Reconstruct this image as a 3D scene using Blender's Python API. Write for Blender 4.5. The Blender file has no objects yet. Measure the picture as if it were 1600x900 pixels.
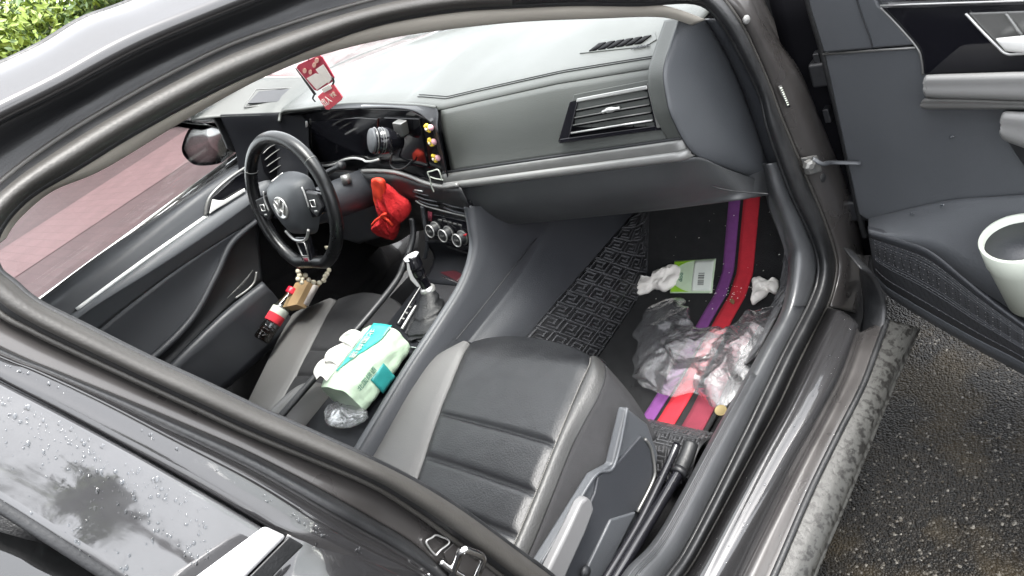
import bpy, bmesh, math, random
from mathutils import Vector as V, Matrix, noise as mn

random.seed(7)
scene = bpy.context.scene
R_ = math.radians

# ------------------------------------------------------------------ camera
# car axes: X to the passenger side, Y forward, Z up, metres, origin on the ground
CAM = V((1.372909, -.363184, 1.386781))
RIGHT = V((.715878, .558903, -.418504)); DOWN = V((.057515, -.644548, -.762397)); FWD = V((-.695852, .521713, -.493563))
FPX = 1176.857
cd = bpy.data.cameras.new('camera'); cam = bpy.data.objects.new('camera', cd)
scene.collection.objects.link(cam)
mw = Matrix.Identity(4)
for i in range(3):
    mw[i][0] = RIGHT[i]; mw[i][1] = -DOWN[i]; mw[i][2] = -FWD[i]; mw[i][3] = CAM[i]
cam.matrix_world = mw
cd.sensor_width = 36; cd.lens = FPX / 1600 * 36; cd.clip_start = .02; cd.clip_end = 500
scene.camera = cam

# ------------------------------------------------------------------ light
SUN_EL, SUN_AZ = R_(72), R_(60)
w = bpy.data.worlds.new('World'); scene.world = w; w.use_nodes = True
nt = w.node_tree; bg = nt.nodes['Background']
sky = nt.nodes.new('ShaderNodeTexSky'); sky.sky_type = 'NISHITA'; sky.sun_disc = False
sky.sun_elevation = SUN_EL; sky.sun_rotation = SUN_AZ; sky.dust_density = 4; sky.ozone_density = .6; sky.air_density = 1.0
hs = nt.nodes.new('ShaderNodeHueSaturation'); hs.inputs['Saturation'].default_value = .22
ov = nt.nodes.new('ShaderNodeMix'); ov.data_type = 'RGBA'; ov.inputs[0].default_value = .55; ov.inputs[7].default_value = (5.2, 5.3, 5.5, 1)   # even cloud cover over the clear-sky model
nt.links.new(sky.outputs[0], hs.inputs['Color']); nt.links.new(hs.outputs[0], ov.inputs[6]); nt.links.new(ov.outputs[2], bg.inputs['Color'])
bg.inputs['Strength'].default_value = .13
sd = bpy.data.lights.new('sun', 'SUN'); sd.energy = 1.0; sd.angle = R_(25); sd.color = (1, .97, .92)
so = bpy.data.objects.new('sun', sd); scene.collection.objects.link(so)
sun_dir = V((math.sin(SUN_AZ) * math.cos(SUN_EL), math.cos(SUN_AZ) * math.cos(SUN_EL), math.sin(SUN_EL)))
so.rotation_euler = sun_dir.to_track_quat('Z', 'Y').to_euler()
vs = scene.view_settings
vs.view_transform = 'Standard'; vs.look = 'None'; vs.gamma = 1; vs.exposure = 2.92
scene.cycles.max_bounces = 8; scene.cycles.transparent_max_bounces = 24
scene.cycles.use_denoising = True

# ------------------------------------------------------------------ materials
def mat(name, col, rough=.5, metal=0, bump=None, coat=0, var=.12, vscale=6, spec=.5, rvar=0, coords='Object', sheen=0):
    m = bpy.data.materials.new(name); m.use_nodes = True
    n = m.node_tree.nodes; L = m.node_tree.links; b = n['Principled BSDF']
    b.inputs['Metallic'].default_value = metal; b.inputs['Roughness'].default_value = rough
    b.inputs['Specular IOR Level'].default_value = spec
    b.inputs['Coat Weight'].default_value = coat; b.inputs['Coat Roughness'].default_value = .04
    if sheen: b.inputs['Sheen Weight'].default_value = sheen
    tc = n.new('ShaderNodeTexCoord')
    no = n.new('ShaderNodeTexNoise'); no.inputs['Scale'].default_value = vscale; no.inputs['Detail'].default_value = 5
    L.new(tc.outputs[coords], no.inputs['Vector'])
    mx = n.new('ShaderNodeMix'); mx.data_type = 'RGBA'
    c = V(col)
    mx.inputs[6].default_value = (*[max(0, x * (1 - var)) for x in c], 1)
    mx.inputs[7].default_value = (*[min(1, x * (1 + var)) for x in c], 1)
    L.new(no.outputs[0], mx.inputs[0]); L.new(mx.outputs[2], b.inputs['Base Color'])
    if rvar:
        mr = n.new('ShaderNodeMapRange'); mr.inputs[1].default_value = .35; mr.inputs[2].default_value = .65
        mr.inputs[3].default_value = max(0, rough - rvar); mr.inputs[4].default_value = rough + rvar
        L.new(no.outputs[0], mr.inputs[0]); L.new(mr.outputs[0], b.inputs['Roughness'])
    if bump:
        sc, st, dist = bump
        nb = n.new('ShaderNodeTexNoise'); nb.inputs['Scale'].default_value = sc; nb.inputs['Detail'].default_value = 3
        L.new(tc.outputs[coords], nb.inputs['Vector'])
        bp = n.new('ShaderNodeBump'); bp.inputs['Strength'].default_value = st; bp.inputs['Distance'].default_value = dist
        L.new(nb.outputs[0], bp.inputs['Height']); L.new(bp.outputs[0], b.inputs['Normal'])
    return m

def node_mat(name):
    m = bpy.data.materials.new(name); m.use_nodes = True
    return m, m.node_tree.nodes, m.node_tree.links, m.node_tree.nodes['Principled BSDF']

M = {}
M['paint'] = mat('dark_grey_paint', (.0225, .022, .023), .22, .3, coat=1, var=.06, vscale=90)
M['paint_in'] = mat('inner_body_paint', (.044, .041, .040), .34, .25, coat=.5, var=.12, vscale=12, rvar=.1)
M['rubber'] = mat('black_rubber', (.012, .0125, .0135), .46, bump=(260, .25, .002), var=.25, vscale=20, rvar=.1)
M['seal'] = mat('grey_flocked_seal', (.036, .034, .031), .5, bump=(300, .25, .002), var=.2, vscale=25)
M['dark'] = mat('dark_recess_plastic', (.010, .011, .013), .55, var=.2, vscale=15)
M['dash'] = mat('dashboard_skin', (.062, .066, .062), .40, bump=(520, .35, .0012), var=.1, vscale=5, rvar=.06)
M['plastic'] = mat('charcoal_plastic', (.028, .030, .0345), .46, bump=(600, .5, .0012), var=.2, vscale=4, rvar=.12)
M['gloveskin'] = mat('glovebox_skin', (.042, .044, .046), .45, bump=(600, .5, .0012), var=.2, vscale=4, rvar=.12)
M['plastic2'] = mat('slate_grey_plastic', (.058, .062, .068), .5, bump=(650, .5, .0012), var=.16, vscale=4, rvar=.12)
M['plastic3'] = mat('black_plastic', (.010, .0105, .012), .45, bump=(600, .3, .001), var=.2, vscale=8, rvar=.08)
M['void'] = mat('deep_black', (.003, .003, .004), .6, var=.3, spec=.06)
M['applique'] = mat('wet_gloss_applique', (.040, .040, .042), .10, coat=1, var=.4, vscale=18, spec=.6, bump=(16, .12, .01), rvar=.08)
M['skylitsilver'] = mat('skylit_satin_silver', (.72, .72, .70), .42, .35, var=.04)  # satin silver made paler, with the sky's reflection put into its colour
M['darkmirror'] = mat('dim_mirror', (.34, .33, .33), .16, 1, var=.5, vscale=9)  # face darkened in colour, standing in for the dark view it reflects
M['beltchrome'] = mat('bright_belt_trim', (.62, .62, .63), .3, .5, var=.04)
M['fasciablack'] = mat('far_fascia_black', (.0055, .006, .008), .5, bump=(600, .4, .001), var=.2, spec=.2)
M['satinmould'] = mat('satin_grey_moulding', (.20, .20, .195), .4, .4, var=.08, vscale=20)
M['gloss'] = mat('gloss_black', (.006, .006, .008), .08, var=.2, vscale=30, spec=.6)
M['screen'] = mat('display_glass', (.005, .005, .006), .12, var=.3, vscale=12, spec=.5)
M['silver'] = mat('satin_silver', (.50, .50, .49), .32, .7, var=.05, vscale=20)
M['silvertrim'] = mat('brushed_grey_trim', (.16, .16, .155), .38, .55, bump=(300, .1, .001), var=.15, vscale=40)
M['chrome'] = mat('chrome', (.75, .75, .75), .12, 1, var=.03)
M['whitemetal'] = mat('zinc_metal', (.62, .6, .56), .35, .8, var=.2, vscale=60)
M['lightgrey'] = mat('light_grey_vinyl', (.155, .155, .152), .5, bump=(420, .3, .001), var=.06)
M['levergrey'] = mat('lever_grey_plastic', (.12, .12, .122), .42, bump=(500, .3, .001), var=.08)
M['cream'] = mat('cream_pillar_trim', (.44, .41, .36), .75, bump=(500, .3, .001), var=.08, vscale=9)
M['leather'] = mat('black_leather', (.0105, .0111, .0126), .41, bump=(330, .5, .0015), var=.2, vscale=10, rvar=.06)
M['shadedvinyl'] = mat('shaded_grey_vinyl', (.036, .036, .0355), .42, bump=(330, .5, .0015), var=.15, vscale=10, rvar=.06)  # near bolster's grey vinyl, shade from its turned angle put into the colour
M['bootleather'] = mat('boot_leather', (.0085, .009, .010), .45, bump=(220, .6, .002), var=.3, vscale=14, spec=.3)
M['wheelleather'] = mat('wheel_leather', (.0075, .0078, .0085), .30, bump=(300, .35, .001), var=.25, vscale=10, rvar=.06)
M['greyvinyl'] = mat('grey_vinyl', (.102, .100, .098), .52, bump=(420, .4, .001), var=.08, vscale=8)
M['fabric'] = mat('black_fabric', (.013, .013, .0145), .85, bump=(900, .6, .002), var=.3, vscale=60)
M['carpet'] = mat('black_carpet', (.009, .009, .010), .95, bump=(700, 1, .004), var=.4, vscale=120)
M['matcarpet'] = mat('mat_coil_carpet', (.011, .0115, .0125), .9, bump=(600, 1, .004), var=.5, vscale=40)
M['mattex'] = mat('mat_leatherette', (.009, .009, .010), .42, bump=(500, .3, .001), var=.3, vscale=30, rvar=.08)
M['keyridge'] = mat('mat_raised_fret', (.070, .071, .075), .26, var=.3, vscale=40)
M['lidred'] = mat('dark_red_lid', (.035, .006, .009), .3, var=.2)
M['purple'] = mat('purple_stripe', (.17, .045, .20), .85, bump=(600, .8, .003), var=.25, vscale=60)
M['red'] = mat('red_stripe', (.52, .02, .035), .85, bump=(600, .8, .003), var=.2, vscale=60)
M['maroon'] = mat('maroon_stripe', (.17, .018, .035), .85, bump=(600, .8, .003), var=.25, vscale=60)
M['stitch'] = mat('white_thread', (.16, .155, .145), .7)
M['scuff'] = mat('scuff_plate_plastic', (.046, .048, .051), .40, bump=(200, .2, .001), var=.25, vscale=14, rvar=.1)
def speckled(name, base, dirt, scale, lo, hi, rough=.5):
    m, n, L, b = node_mat(name); tc = n.new('ShaderNodeTexCoord')
    a = n.new('ShaderNodeTexNoise'); a.inputs['Scale'].default_value = scale; a.inputs['Detail'].default_value = 8; a.inputs['Roughness'].default_value = .7
    L.new(tc.outputs['Object'], a.inputs['Vector'])
    c = n.new('ShaderNodeValToRGB'); c.color_ramp.elements[0].position = lo; c.color_ramp.elements[1].position = hi
    c.color_ramp.elements[0].color = (*dirt, 1); c.color_ramp.elements[1].color = (*base, 1); L.new(a.outputs[0], c.inputs[0]); L.new(c.outputs[0], b.inputs['Base Color'])
    b.inputs['Roughness'].default_value = rough
    bp = n.new('ShaderNodeBump'); bp.inputs['Strength'].default_value = .4; bp.inputs['Distance'].default_value = .002; L.new(a.outputs[0], bp.inputs['Height']); L.new(bp.outputs[0], b.inputs['Normal'])
    return m
M['dirtysill'] = speckled('dirty_silver_sill', (.030, .030, .028), (.005, .0046, .004), 75, .43, .50, .42)
M['white'] = mat('white_plastic', (.46, .49, .43), .4, var=.04)
M['tissue'] = mat('tissue_paper', (.78, .75, .70), .9, bump=(140, .5, .002), var=.05)
M['packgreen'] = mat('pale_green_wrap', (.50, .63, .47), .28, bump=(45, .6, .004), var=.08, vscale=12)
M['teal'] = mat('teal_print', (.035, .40, .36), .3, bump=(45, .6, .004), var=.1)
M['tealdark'] = mat('dark_teal_print', (.03, .26, .25), .3, var=.15)
M['inkgreen'] = mat('green_ink', (.10, .22, .16), .6)
M['lime'] = mat('lime_print', (.26, .52, .03), .4, var=.25, vscale=60)
M['palegreen'] = mat('packet_pale_green', (.50, .62, .44), .3, bump=(60, .5, .003), var=.1, vscale=14)
M['packetwhite'] = mat('packet_white', (.66, .70, .64), .3, bump=(60, .5, .003), var=.06)
M['ink'] = mat('black_ink', (.03, .03, .03), .6)
M['redcloth'] = mat('red_cloth', (.46, .009, .012), .9, bump=(240, .9, .003), var=.2, vscale=14)
M['orangered'] = mat('orange_red_ribbon', (.75, .05, .02), .7, bump=(200, .5, .002), var=.2)
M['redcap'] = mat('red_cap', (.60, .015, .04), .35)
M['charmred'] = mat('charm_red', (.40, .035, .065), .35, var=.15)
M['charmpink'] = mat('charm_pink_red', (.70, .09, .12), .4, var=.12)
M['photo'] = mat('printed_shirts', (.72, .66, .60), .45, var=.1, vscale=80)
M['skin'] = mat('printed_faces', (.62, .36, .28), .5)
M['yellow'] = mat('yellow_toy', (.80, .58, .05), .45)
M['pinktoy'] = mat('pink_toy', (.70, .38, .42), .45)
M['card'] = mat('cardboard', (.36, .24, .12), .8, bump=(200, .3, .001), var=.12, vscale=30)
M['cardwhite'] = mat('white_card', (.55, .50, .46), .7)
M['bead'] = mat('ivory_beads', (.66, .60, .46), .45, var=.12)
M['gold'] = mat('gold_coin', (.15, .115, .05), .4, .5, var=.15, vscale=120)
M['cola'] = mat('cola', (.02, .008, .006), .1)
M['crumb'] = mat('biscuit_crumb', (.25, .15, .07), .9, bump=(300, .8, .003))
M['asphalt'] = None

def glass(name, tint, refl=1.0, rough=.02):
    m, n, L, b = node_mat(name); n.remove(b)
    out = n['Material Output']
    tr = n.new('ShaderNodeBsdfTransparent'); tr.inputs[0].default_value = (*tint, 1)
    gl = n.new('ShaderNodeBsdfGlossy'); gl.inputs['Roughness'].default_value = rough
    fr = n.new('ShaderNodeFresnel'); fr.inputs[0].default_value = 1.5
    mu = n.new('ShaderNodeMath'); mu.operation = 'MULTIPLY'; mu.inputs[1].default_value = refl
    mx = n.new('ShaderNodeMixShader')
    L.new(fr.outputs[0], mu.inputs[0]); L.new(mu.outputs[0], mx.inputs[0])
    L.new(tr.outputs[0], mx.inputs[1]); L.new(gl.outputs[0], mx.inputs[2]); L.new(mx.outputs[0], out.inputs[0])
    return m
M['glass'] = glass('window_glass', (.95, .97, .96), 1.0)
def wetglass():
    m, n, L, b = node_mat('rain_wet_windscreen'); n.remove(b); out = n['Material Output']
    t = n.new('ShaderNodeBsdfTransparent'); t.inputs[0].default_value = (.95, .97, .96, 1)
    d = n.new('ShaderNodeBsdfTranslucent'); d.inputs[0].default_value = (.85, .88, .86, 1)
    g = n.new('ShaderNodeBsdfGlossy'); g.inputs['Roughness'].default_value = .05
    tc = n.new('ShaderNodeTexCoord'); no = n.new('ShaderNodeTexNoise'); no.inputs['Scale'].default_value = 22; no.inputs['Detail'].default_value = 6
    L.new(tc.outputs['Object'], no.inputs['Vector'])
    mr = n.new('ShaderNodeMapRange'); mr.inputs[1].default_value = .3; mr.inputs[2].default_value = .7; mr.inputs[3].default_value = .05; mr.inputs[4].default_value = .15; L.new(no.outputs[0], mr.inputs[0])
    m1 = n.new('ShaderNodeMixShader'); L.new(mr.outputs[0], m1.inputs[0]); L.new(t.outputs[0], m1.inputs[1]); L.new(d.outputs[0], m1.inputs[2])
    f = n.new('ShaderNodeFresnel'); f.inputs[0].default_value = 1.4
    m2 = n.new('ShaderNodeMixShader'); L.new(f.outputs[0], m2.inputs[0]); L.new(m1.outputs[0], m2.inputs[1]); L.new(g.outputs[0], m2.inputs[2]); L.new(m2.outputs[0], out.inputs[0])
    return m
M['wetglass'] = wetglass()
M['tint'] = glass('tinted_glass', (.30, .33, .32), 2.6)
M['clear'] = glass('clear_plastic', (.88, .9, .9), 1.6, .06)
M['drop'] = glass('water_drop', (.8, .82, .84), 1.6)
M['mirrorglass'] = mat('mirror_glass', (.75, .75, .75), .03, 1, var=.02)

def make_asphalt():
    m, n, L, b = node_mat('wet_asphalt')
    tc = n.new('ShaderNodeTexCoord')
    v = n.new('ShaderNodeTexVoronoi'); v.inputs['Scale'].default_value = 210; L.new(tc.outputs['Object'], v.inputs['Vector'])
    big = n.new('ShaderNodeTexNoise'); big.inputs['Scale'].default_value = 6; big.inputs['Detail'].default_value = 6
    L.new(tc.outputs['Object'], big.inputs['Vector'])
    cr = n.new('ShaderNodeValToRGB'); cr.color_ramp.elements[0].color = (.003, .003, .003, 1); cr.color_ramp.elements[1].color = (.0092, .0078, .0062, 1)
    cr.color_ramp.elements[0].position = .2; cr.color_ramp.elements[1].position = .86
    e = cr.color_ramp.elements.new(.90); e.color = (.10, .095, .085, 1); e2 = cr.color_ramp.elements.new(.955); e2.color = (.02, .02, .018, 1)
    L.new(v.outputs['Color'], cr.inputs[0])
    st = n.new('ShaderNodeValToRGB'); st.color_ramp.elements[0].position = .48; st.color_ramp.elements[1].position = .62
    L.new(big.outputs[0], st.inputs[0])
    mx = n.new('ShaderNodeMix'); mx.data_type = 'RGBA'; mx.inputs[7].default_value = (.036, .027, .014, 1)
    mm = n.new('ShaderNodeMath'); mm.operation = 'MULTIPLY'; mm.inputs[1].default_value = .42
    L.new(st.outputs[0], mm.inputs[0]); L.new(mm.outputs[0], mx.inputs[0]); L.new(cr.outputs[0], mx.inputs[6])
    L.new(mx.outputs[2], b.inputs['Base Color'])
    mr = n.new('ShaderNodeMapRange'); mr.inputs[3].default_value = .22; mr.inputs[4].default_value = .6
    L.new(big.outputs[0], mr.inputs[0]); L.new(mr.outputs[0], b.inputs['Roughness']); b.inputs['Specular IOR Level'].default_value = .16
    bp = n.new('ShaderNodeBump'); bp.inputs['Strength'].default_value = 1; bp.inputs['Distance'].default_value = .004
    L.new(v.outputs['Distance'], bp.inputs['Height']); bp.invert = True; L.new(bp.outputs[0], b.inputs['Normal'])
    return m
M['asphalt'] = make_asphalt()

def make_paving(name, col):
    m, n, L, b = node_mat(name)
    tc = n.new('ShaderNodeTexCoord')
    br = n.new('ShaderNodeTexBrick'); br.inputs['Scale'].default_value = 2.2; br.inputs['Mortar Size'].default_value = .012
    c = V(col)
    br.inputs['Color1'].default_value = (*c, 1); br.inputs['Color2'].default_value = (*(c * .9), 1); br.inputs['Mortar'].default_value = (*(c * .78), 1)
    L.new(tc.outputs['Object'], br.inputs['Vector'])
    no = n.new('ShaderNodeTexNoise'); no.inputs['Scale'].default_value = 3; no.inputs['Detail'].default_value = 6
    L.new(tc.outputs['Object'], no.inputs['Vector'])
    mx = n.new('ShaderNodeMix'); mx.data_type = 'RGBA'; mx.blend_type = 'MULTIPLY'; mx.inputs[0].default_value = .35
    L.new(br.outputs[0], mx.inputs[6]); L.new(no.outputs[0], mx.inputs[7]); L.new(mx.outputs[2], b.inputs['Base Color'])
    b.inputs['Roughness'].default_value = .6; b.inputs['Specular IOR Level'].default_value = .08
    return m
M['pave'] = make_paving('pink_brown_paving', (.060, .035, .037)); M['pave2'] = make_paving('light_pink_paving', (.112, .064, .067))

def dotted(name, col, dot, scale, rough=.5, size=.28):
    m, n, L, b = node_mat(name)
    tc = n.new('ShaderNodeTexCoord')
    v = n.new('ShaderNodeTexVoronoi'); v.inputs['Scale'].default_value = scale; v.inputs['Randomness'].default_value = .0
    L.new(tc.outputs['Object'], v.inputs['Vector'])
    cr = n.new('ShaderNodeValToRGB'); cr.color_ramp.elements[0].position = size; cr.color_ramp.elements[1].position = size + .06
    cr.color_ramp.elements[0].color = (*dot, 1); cr.color_ramp.elements[1].color = (*col, 1)
    L.new(v.outputs['Distance'], cr.inputs[0]); L.new(cr.outputs[0], b.inputs['Base Color'])
    b.inputs['Roughness'].default_value = rough
    bp = n.new('ShaderNodeBump'); bp.inputs['Strength'].default_value = .8; bp.inputs['Distance'].default_value = .002
    L.new(cr.outputs[0], bp.inputs['Height']); L.new(bp.outputs[0], b.inputs['Normal'])
    return m
M['perf'] = dotted('perforated_trim', (.030, .031, .034), (.004, .004, .004), 190)
M['grit'] = mat('pale_grit', (.040, .035, .028), .3, var=.7, vscale=400)
M['leaf1'] = mat('bright_leaf', (.135, .19, .018), .5, var=.35, vscale=3, coords='Object')
M['leaf2'] = mat('deep_leaf', (.05, .09, .018), .5, var=.35, vscale=3)
M['bark'] = mat('bark', (.10, .08, .06), .9, bump=(40, 1, .02))
M['flower'] = mat('red_flower', (.55, .04, .02), .6)

# bag film
def make_film():
    m, n, L, b = node_mat('crinkled_clear_film'); n.remove(b)
    out = n['Material Output']
    tc = n.new('ShaderNodeTexCoord')
    no = n.new('ShaderNodeTexNoise'); no.inputs['Scale'].default_value = 16; no.inputs['Detail'].default_value = 5; no.inputs['Distortion'].default_value = 2.5
    L.new(tc.outputs['Object'], no.inputs['Vector'])
    bp = n.new('ShaderNodeBump'); bp.inputs['Strength'].default_value = 1; bp.inputs['Distance'].default_value = .006
    L.new(no.outputs[0], bp.inputs['Height'])
    tr = n.new('ShaderNodeBsdfTransparent'); tr.inputs[0].default_value = (.98, .98, .985, 1)
    gl = n.new('ShaderNodeBsdfGlossy'); gl.inputs['Roughness'].default_value = .17; L.new(bp.outputs[0], gl.inputs['Normal'])
    df = n.new('ShaderNodeBsdfDiffuse'); df.inputs[0].default_value = (.75, .76, .78, 1); L.new(bp.outputs[0], df.inputs['Normal'])
    tl = n.new('ShaderNodeBsdfTranslucent'); tl.inputs[0].default_value = (.8, .8, .82, 1)
    m0 = n.new('ShaderNodeMixShader'); m0.inputs[0].default_value = .5; L.new(df.outputs[0], m0.inputs[1]); L.new(tl.outputs[0], m0.inputs[2])
    m1 = n.new('ShaderNodeMixShader'); m1.inputs[0].default_value = .21; L.new(tr.outputs[0], m1.inputs[1]); L.new(m0.outputs[0], m1.inputs[2])
    fr = n.new('ShaderNodeFresnel'); fr.inputs[0].default_value = 1.45; L.new(bp.outputs[0], fr.inputs['Normal'])
    mu = n.new('ShaderNodeMath'); mu.operation = 'MULTIPLY'; mu.inputs[1].default_value = .75; L.new(fr.outputs[0], mu.inputs[0])
    m2 = n.new('ShaderNodeMixShader'); L.new(mu.outputs[0], m2.inputs[0]); L.new(m1.outputs[0], m2.inputs[1]); L.new(gl.outputs[0], m2.inputs[2])
    L.new(m2.outputs[0], out.inputs[0])
    return m
M['film'] = make_film()

# ------------------------------------------------------------------ helpers
def sight(u, v):
    return RIGHT * ((u - 800) / FPX) + DOWN * ((v - 450) / FPX) + FWD
def on(u, v, x=None, y=None, z=None):
    "point of the place on a known plane x=, y= or z=, seen at photograph pixel u, v"
    r = sight(u, v)
    t = (x - CAM.x) / r.x if x is not None else (y - CAM.y) / r.y if y is not None else (z - CAM.z) / r.z
    return CAM + r * t
def onp(u, v, p0, n):
    r = sight(u, v); return CAM + r * ((p0 - CAM).dot(n) / r.dot(n))
GZ = [(-1, .765), (.40, .765), (.95, .745), (1.10, .69), (1.27, .61), (1.40, .545), (1.6, .42)]
def gx(z):
    for (a, xa), (b, xb) in zip(GZ, GZ[1:]):
        if z <= b: return xa + (xb - xa) * (z - a) / (b - a)
    return GZ[-1][1]
def ong(u, v, off=0):
    "point on the curved plane of the passenger door opening, moved out by off"
    r = sight(u, v); lo, hi = .1, 3.0
    f = lambda t: (CAM + r * t).x - gx((CAM + r * t).z) - off
    for _ in range(50):
        mid = (lo + hi) / 2
        if f(mid) > 0: lo = mid
        else: hi = mid
    return CAM + r * lo
def zfl(y): return pw([(-.5, .235), (.4, .238), (.86, .252), (.92, .275), (1.05, .42), (1.18, .55)], y)
def onf(u, v, off=0):
    "point on the passenger footwell floor, lifted by off"
    r = sight(u, v); lo, hi = .1, 3.0
    for _ in range(50):
        mid = (lo + hi) / 2; p = CAM + r * mid
        if p.z > zfl(p.y) + off: lo = mid
        else: hi = mid
    return CAM + r * lo
def tr(pts, **k): return [on(u, v, **k) for u, v in pts]
def trg(pts, off=0): return [ong(u, v, off) for u, v in pts]

def spline(pts, n, closed=False):
    pts = [V(p) for p in pts]; N = len(pts); out = []
    segs = N if closed else N - 1
    for i in range(n):
        s = segs * i / (n if closed else n - 1); k = min(int(s), segs - 1); t = s - k
        g = (lambda j: pts[j % N]) if closed else (lambda j: pts[max(0, min(N - 1, j))])
        p0, p1, p2, p3 = g(k - 1), g(k), g(k + 1), g(k + 2)
        out.append(.5 * ((2 * p1) + (p2 - p0) * t + (2 * p0 - 5 * p1 + 4 * p2 - p3) * t * t + (3 * p1 - p0 - 3 * p2 + p3) * t ** 3))
    return out

COL = scene.collection
def mk(name, verts, faces, m, parent=None, smooth=True, bevel=0, sub=0, solid=0, off=0, fix=True, seg=2):
    me = bpy.data.meshes.new(name); me.from_pydata([tuple(v) for v in verts], [], faces)
    if fix:
        bm = bmesh.new(); bm.from_mesh(me); bmesh.ops.recalc_face_normals(bm, faces=bm.faces); bm.to_mesh(me); bm.free()
    me.materials.append(M[m] if isinstance(m, str) else m)
    if smooth:
        for p in me.polygons: p.use_smooth = True
    o = bpy.data.objects.new(name, me); COL.objects.link(o)
    if parent: o.parent = parent
    if solid:
        md = o.modifiers.new('thick', 'SOLIDIFY'); md.thickness = solid; md.offset = off
    if bevel:
        md = o.modifiers.new('bevel', 'BEVEL'); md.width = bevel; md.segments = seg; md.limit_method = 'ANGLE'; md.angle_limit = R_(40)
        md.harden_normals = True
    if sub:
        md = o.modifiers.new('sub', 'SUBSURF'); md.levels = sub; md.render_levels = sub
    return o
def empty(name, loc=(0, 0, 0), label=None, cat=None, group=None):
    o = bpy.data.objects.new(name, None); COL.objects.link(o); o.location = loc; o.empty_display_size = .1
    if label: o['label'] = label; o['category'] = cat
    if group: o['group'] = group
    return o
def tag(o, label, cat, group=None):
    o['label'] = label; o['category'] = cat
    if group: o['group'] = group
    return o
def rebase(o):
    "put a single-mesh thing's origin at its base"
    vs_ = [v.co for v in o.data.vertices]
    c = V((sum(v.x for v in vs_) / len(vs_), sum(v.y for v in vs_) / len(vs_), min(v.z for v in vs_)))
    for v in o.data.vertices: v.co -= c
    o.location = c
    return o
def sheet(name, curves, m, parent, n=40, cross=4, closed=False, solid=.003, **k):
    "surface lofted through several curves, with thickness"
    cs = [spline(c, n, closed) for c in curves]
    nc = cross * (len(cs) - 1) + 1 if len(cs) > 1 else 1
    rows = [spline([c[i] for c in cs], nc) for i in range(n)]
    verts = [p for r in rows for p in r]; faces = []
    for i in range(n if closed else n - 1):
        for j in range(nc - 1):
            a = i * nc + j; b = ((i + 1) % n) * nc + j
            faces.append((a, a + 1, b + 1, b))
    return mk(name, verts, faces, m, parent, solid=solid, fix=False, **k)
def tube(name, pts, r, m, parent, seg=10, n=None, closed=False, flat=1.0, caps=True, **k):
    P = spline(pts, n, closed) if n else [V(p) for p in pts]
    N = len(P); verts = []; faces = []; up = None
    for i in range(N):
        a = P[(i - 1) % N] if (closed or i) else P[0]; b = P[(i + 1) % N] if (closed or i < N - 1) else P[-1]
        t = (b - a).normalized()
        if up is None:
            up = V((0, 0, 1)) if abs(t.z) < .9 else V((1, 0, 0))
        s = t.cross(up).normalized(); up = s.cross(t).normalized()
        rr = r if isinstance(r, (int, float)) else r[min(len(r) - 1, int(i * len(r) / N))] if len(r) != N else r[i]
        for j in range(seg):
            an = 2 * math.pi * j / seg
            verts.append(P[i] + s * math.cos(an) * rr + up * math.sin(an) * rr * flat)
    for i in range(N if closed else N - 1):
        for j in range(seg):
            a = i * seg; b = ((i + 1) % N) * seg
            faces.append((a + j, a + (j + 1) % seg, b + (j + 1) % seg, b + j))
    if not closed and caps:
        faces.append(tuple(range(seg))[::-1]); faces.append(tuple(range((N - 1) * seg, N * seg)))
    return mk(name, verts, faces, m, parent, **k)
def prism(name, pts, ext, m, parent, bevel=.003, smooth=True, **k):
    "polygon with real thickness: pts extruded by ext"
    pts = [V(p) for p in pts]; N = len(pts); ext = V(ext)
    verts = pts + [p + ext for p in pts]
    faces = [tuple(range(N)), tuple(range(N, 2 * N))[::-1]] + [(i, (i + 1) % N, N + (i + 1) % N, N + i) for i in range(N)]
    return mk(name, verts, faces, m, parent, bevel=bevel, smooth=smooth, **k)
def box(name, c, size, m, parent, rot=None, bevel=.004, **k):
    c = V(c); s = V(size) / 2; rot = rot or Matrix.Identity(3)
    vs_ = [c + rot @ V((sx * s.x, sy * s.y, sz * s.z)) for sx in (-1, 1) for sy in (-1, 1) for sz in (-1, 1)]
    fs = [(0, 1, 3, 2), (4, 6, 7, 5), (0, 4, 5, 1), (2, 3, 7, 6), (0, 2, 6, 4), (1, 5, 7, 3)]
    return mk(name, vs_, fs, m, parent, bevel=bevel, **k)
def frame(axis, up=V((0, 0, 1))):
    z = V(axis).normalized(); x = V(up).cross(z)
    if x.length < 1e-4: x = V((1, 0, 0)).cross(z)
    x.normalize(); y = z.cross(x)
    return Matrix((x, y, z)).transposed()
def lathe(name, prof, c, axis, m, parent, seg=28, **k):
    F = frame(axis); c = V(c); verts = []; faces = []
    for r, h in prof:
        for j in range(seg):
            a = 2 * math.pi * j / seg; verts.append(c + F @ V((r * math.cos(a), r * math.sin(a), h)))
    for i in range(len(prof) - 1):
        for j in range(seg):
            faces.append((i * seg + j, i * seg + (j + 1) % seg, (i + 1) * seg + (j + 1) % seg, (i + 1) * seg + j))
    if prof[0][0] > 1e-5: faces.append(tuple(range(seg))[::-1])
    if prof[-1][0] > 1e-5: faces.append(tuple(range((len(prof) - 1) * seg, len(prof) * seg)))
    return mk(name, verts, faces, m, parent, **k)
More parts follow.
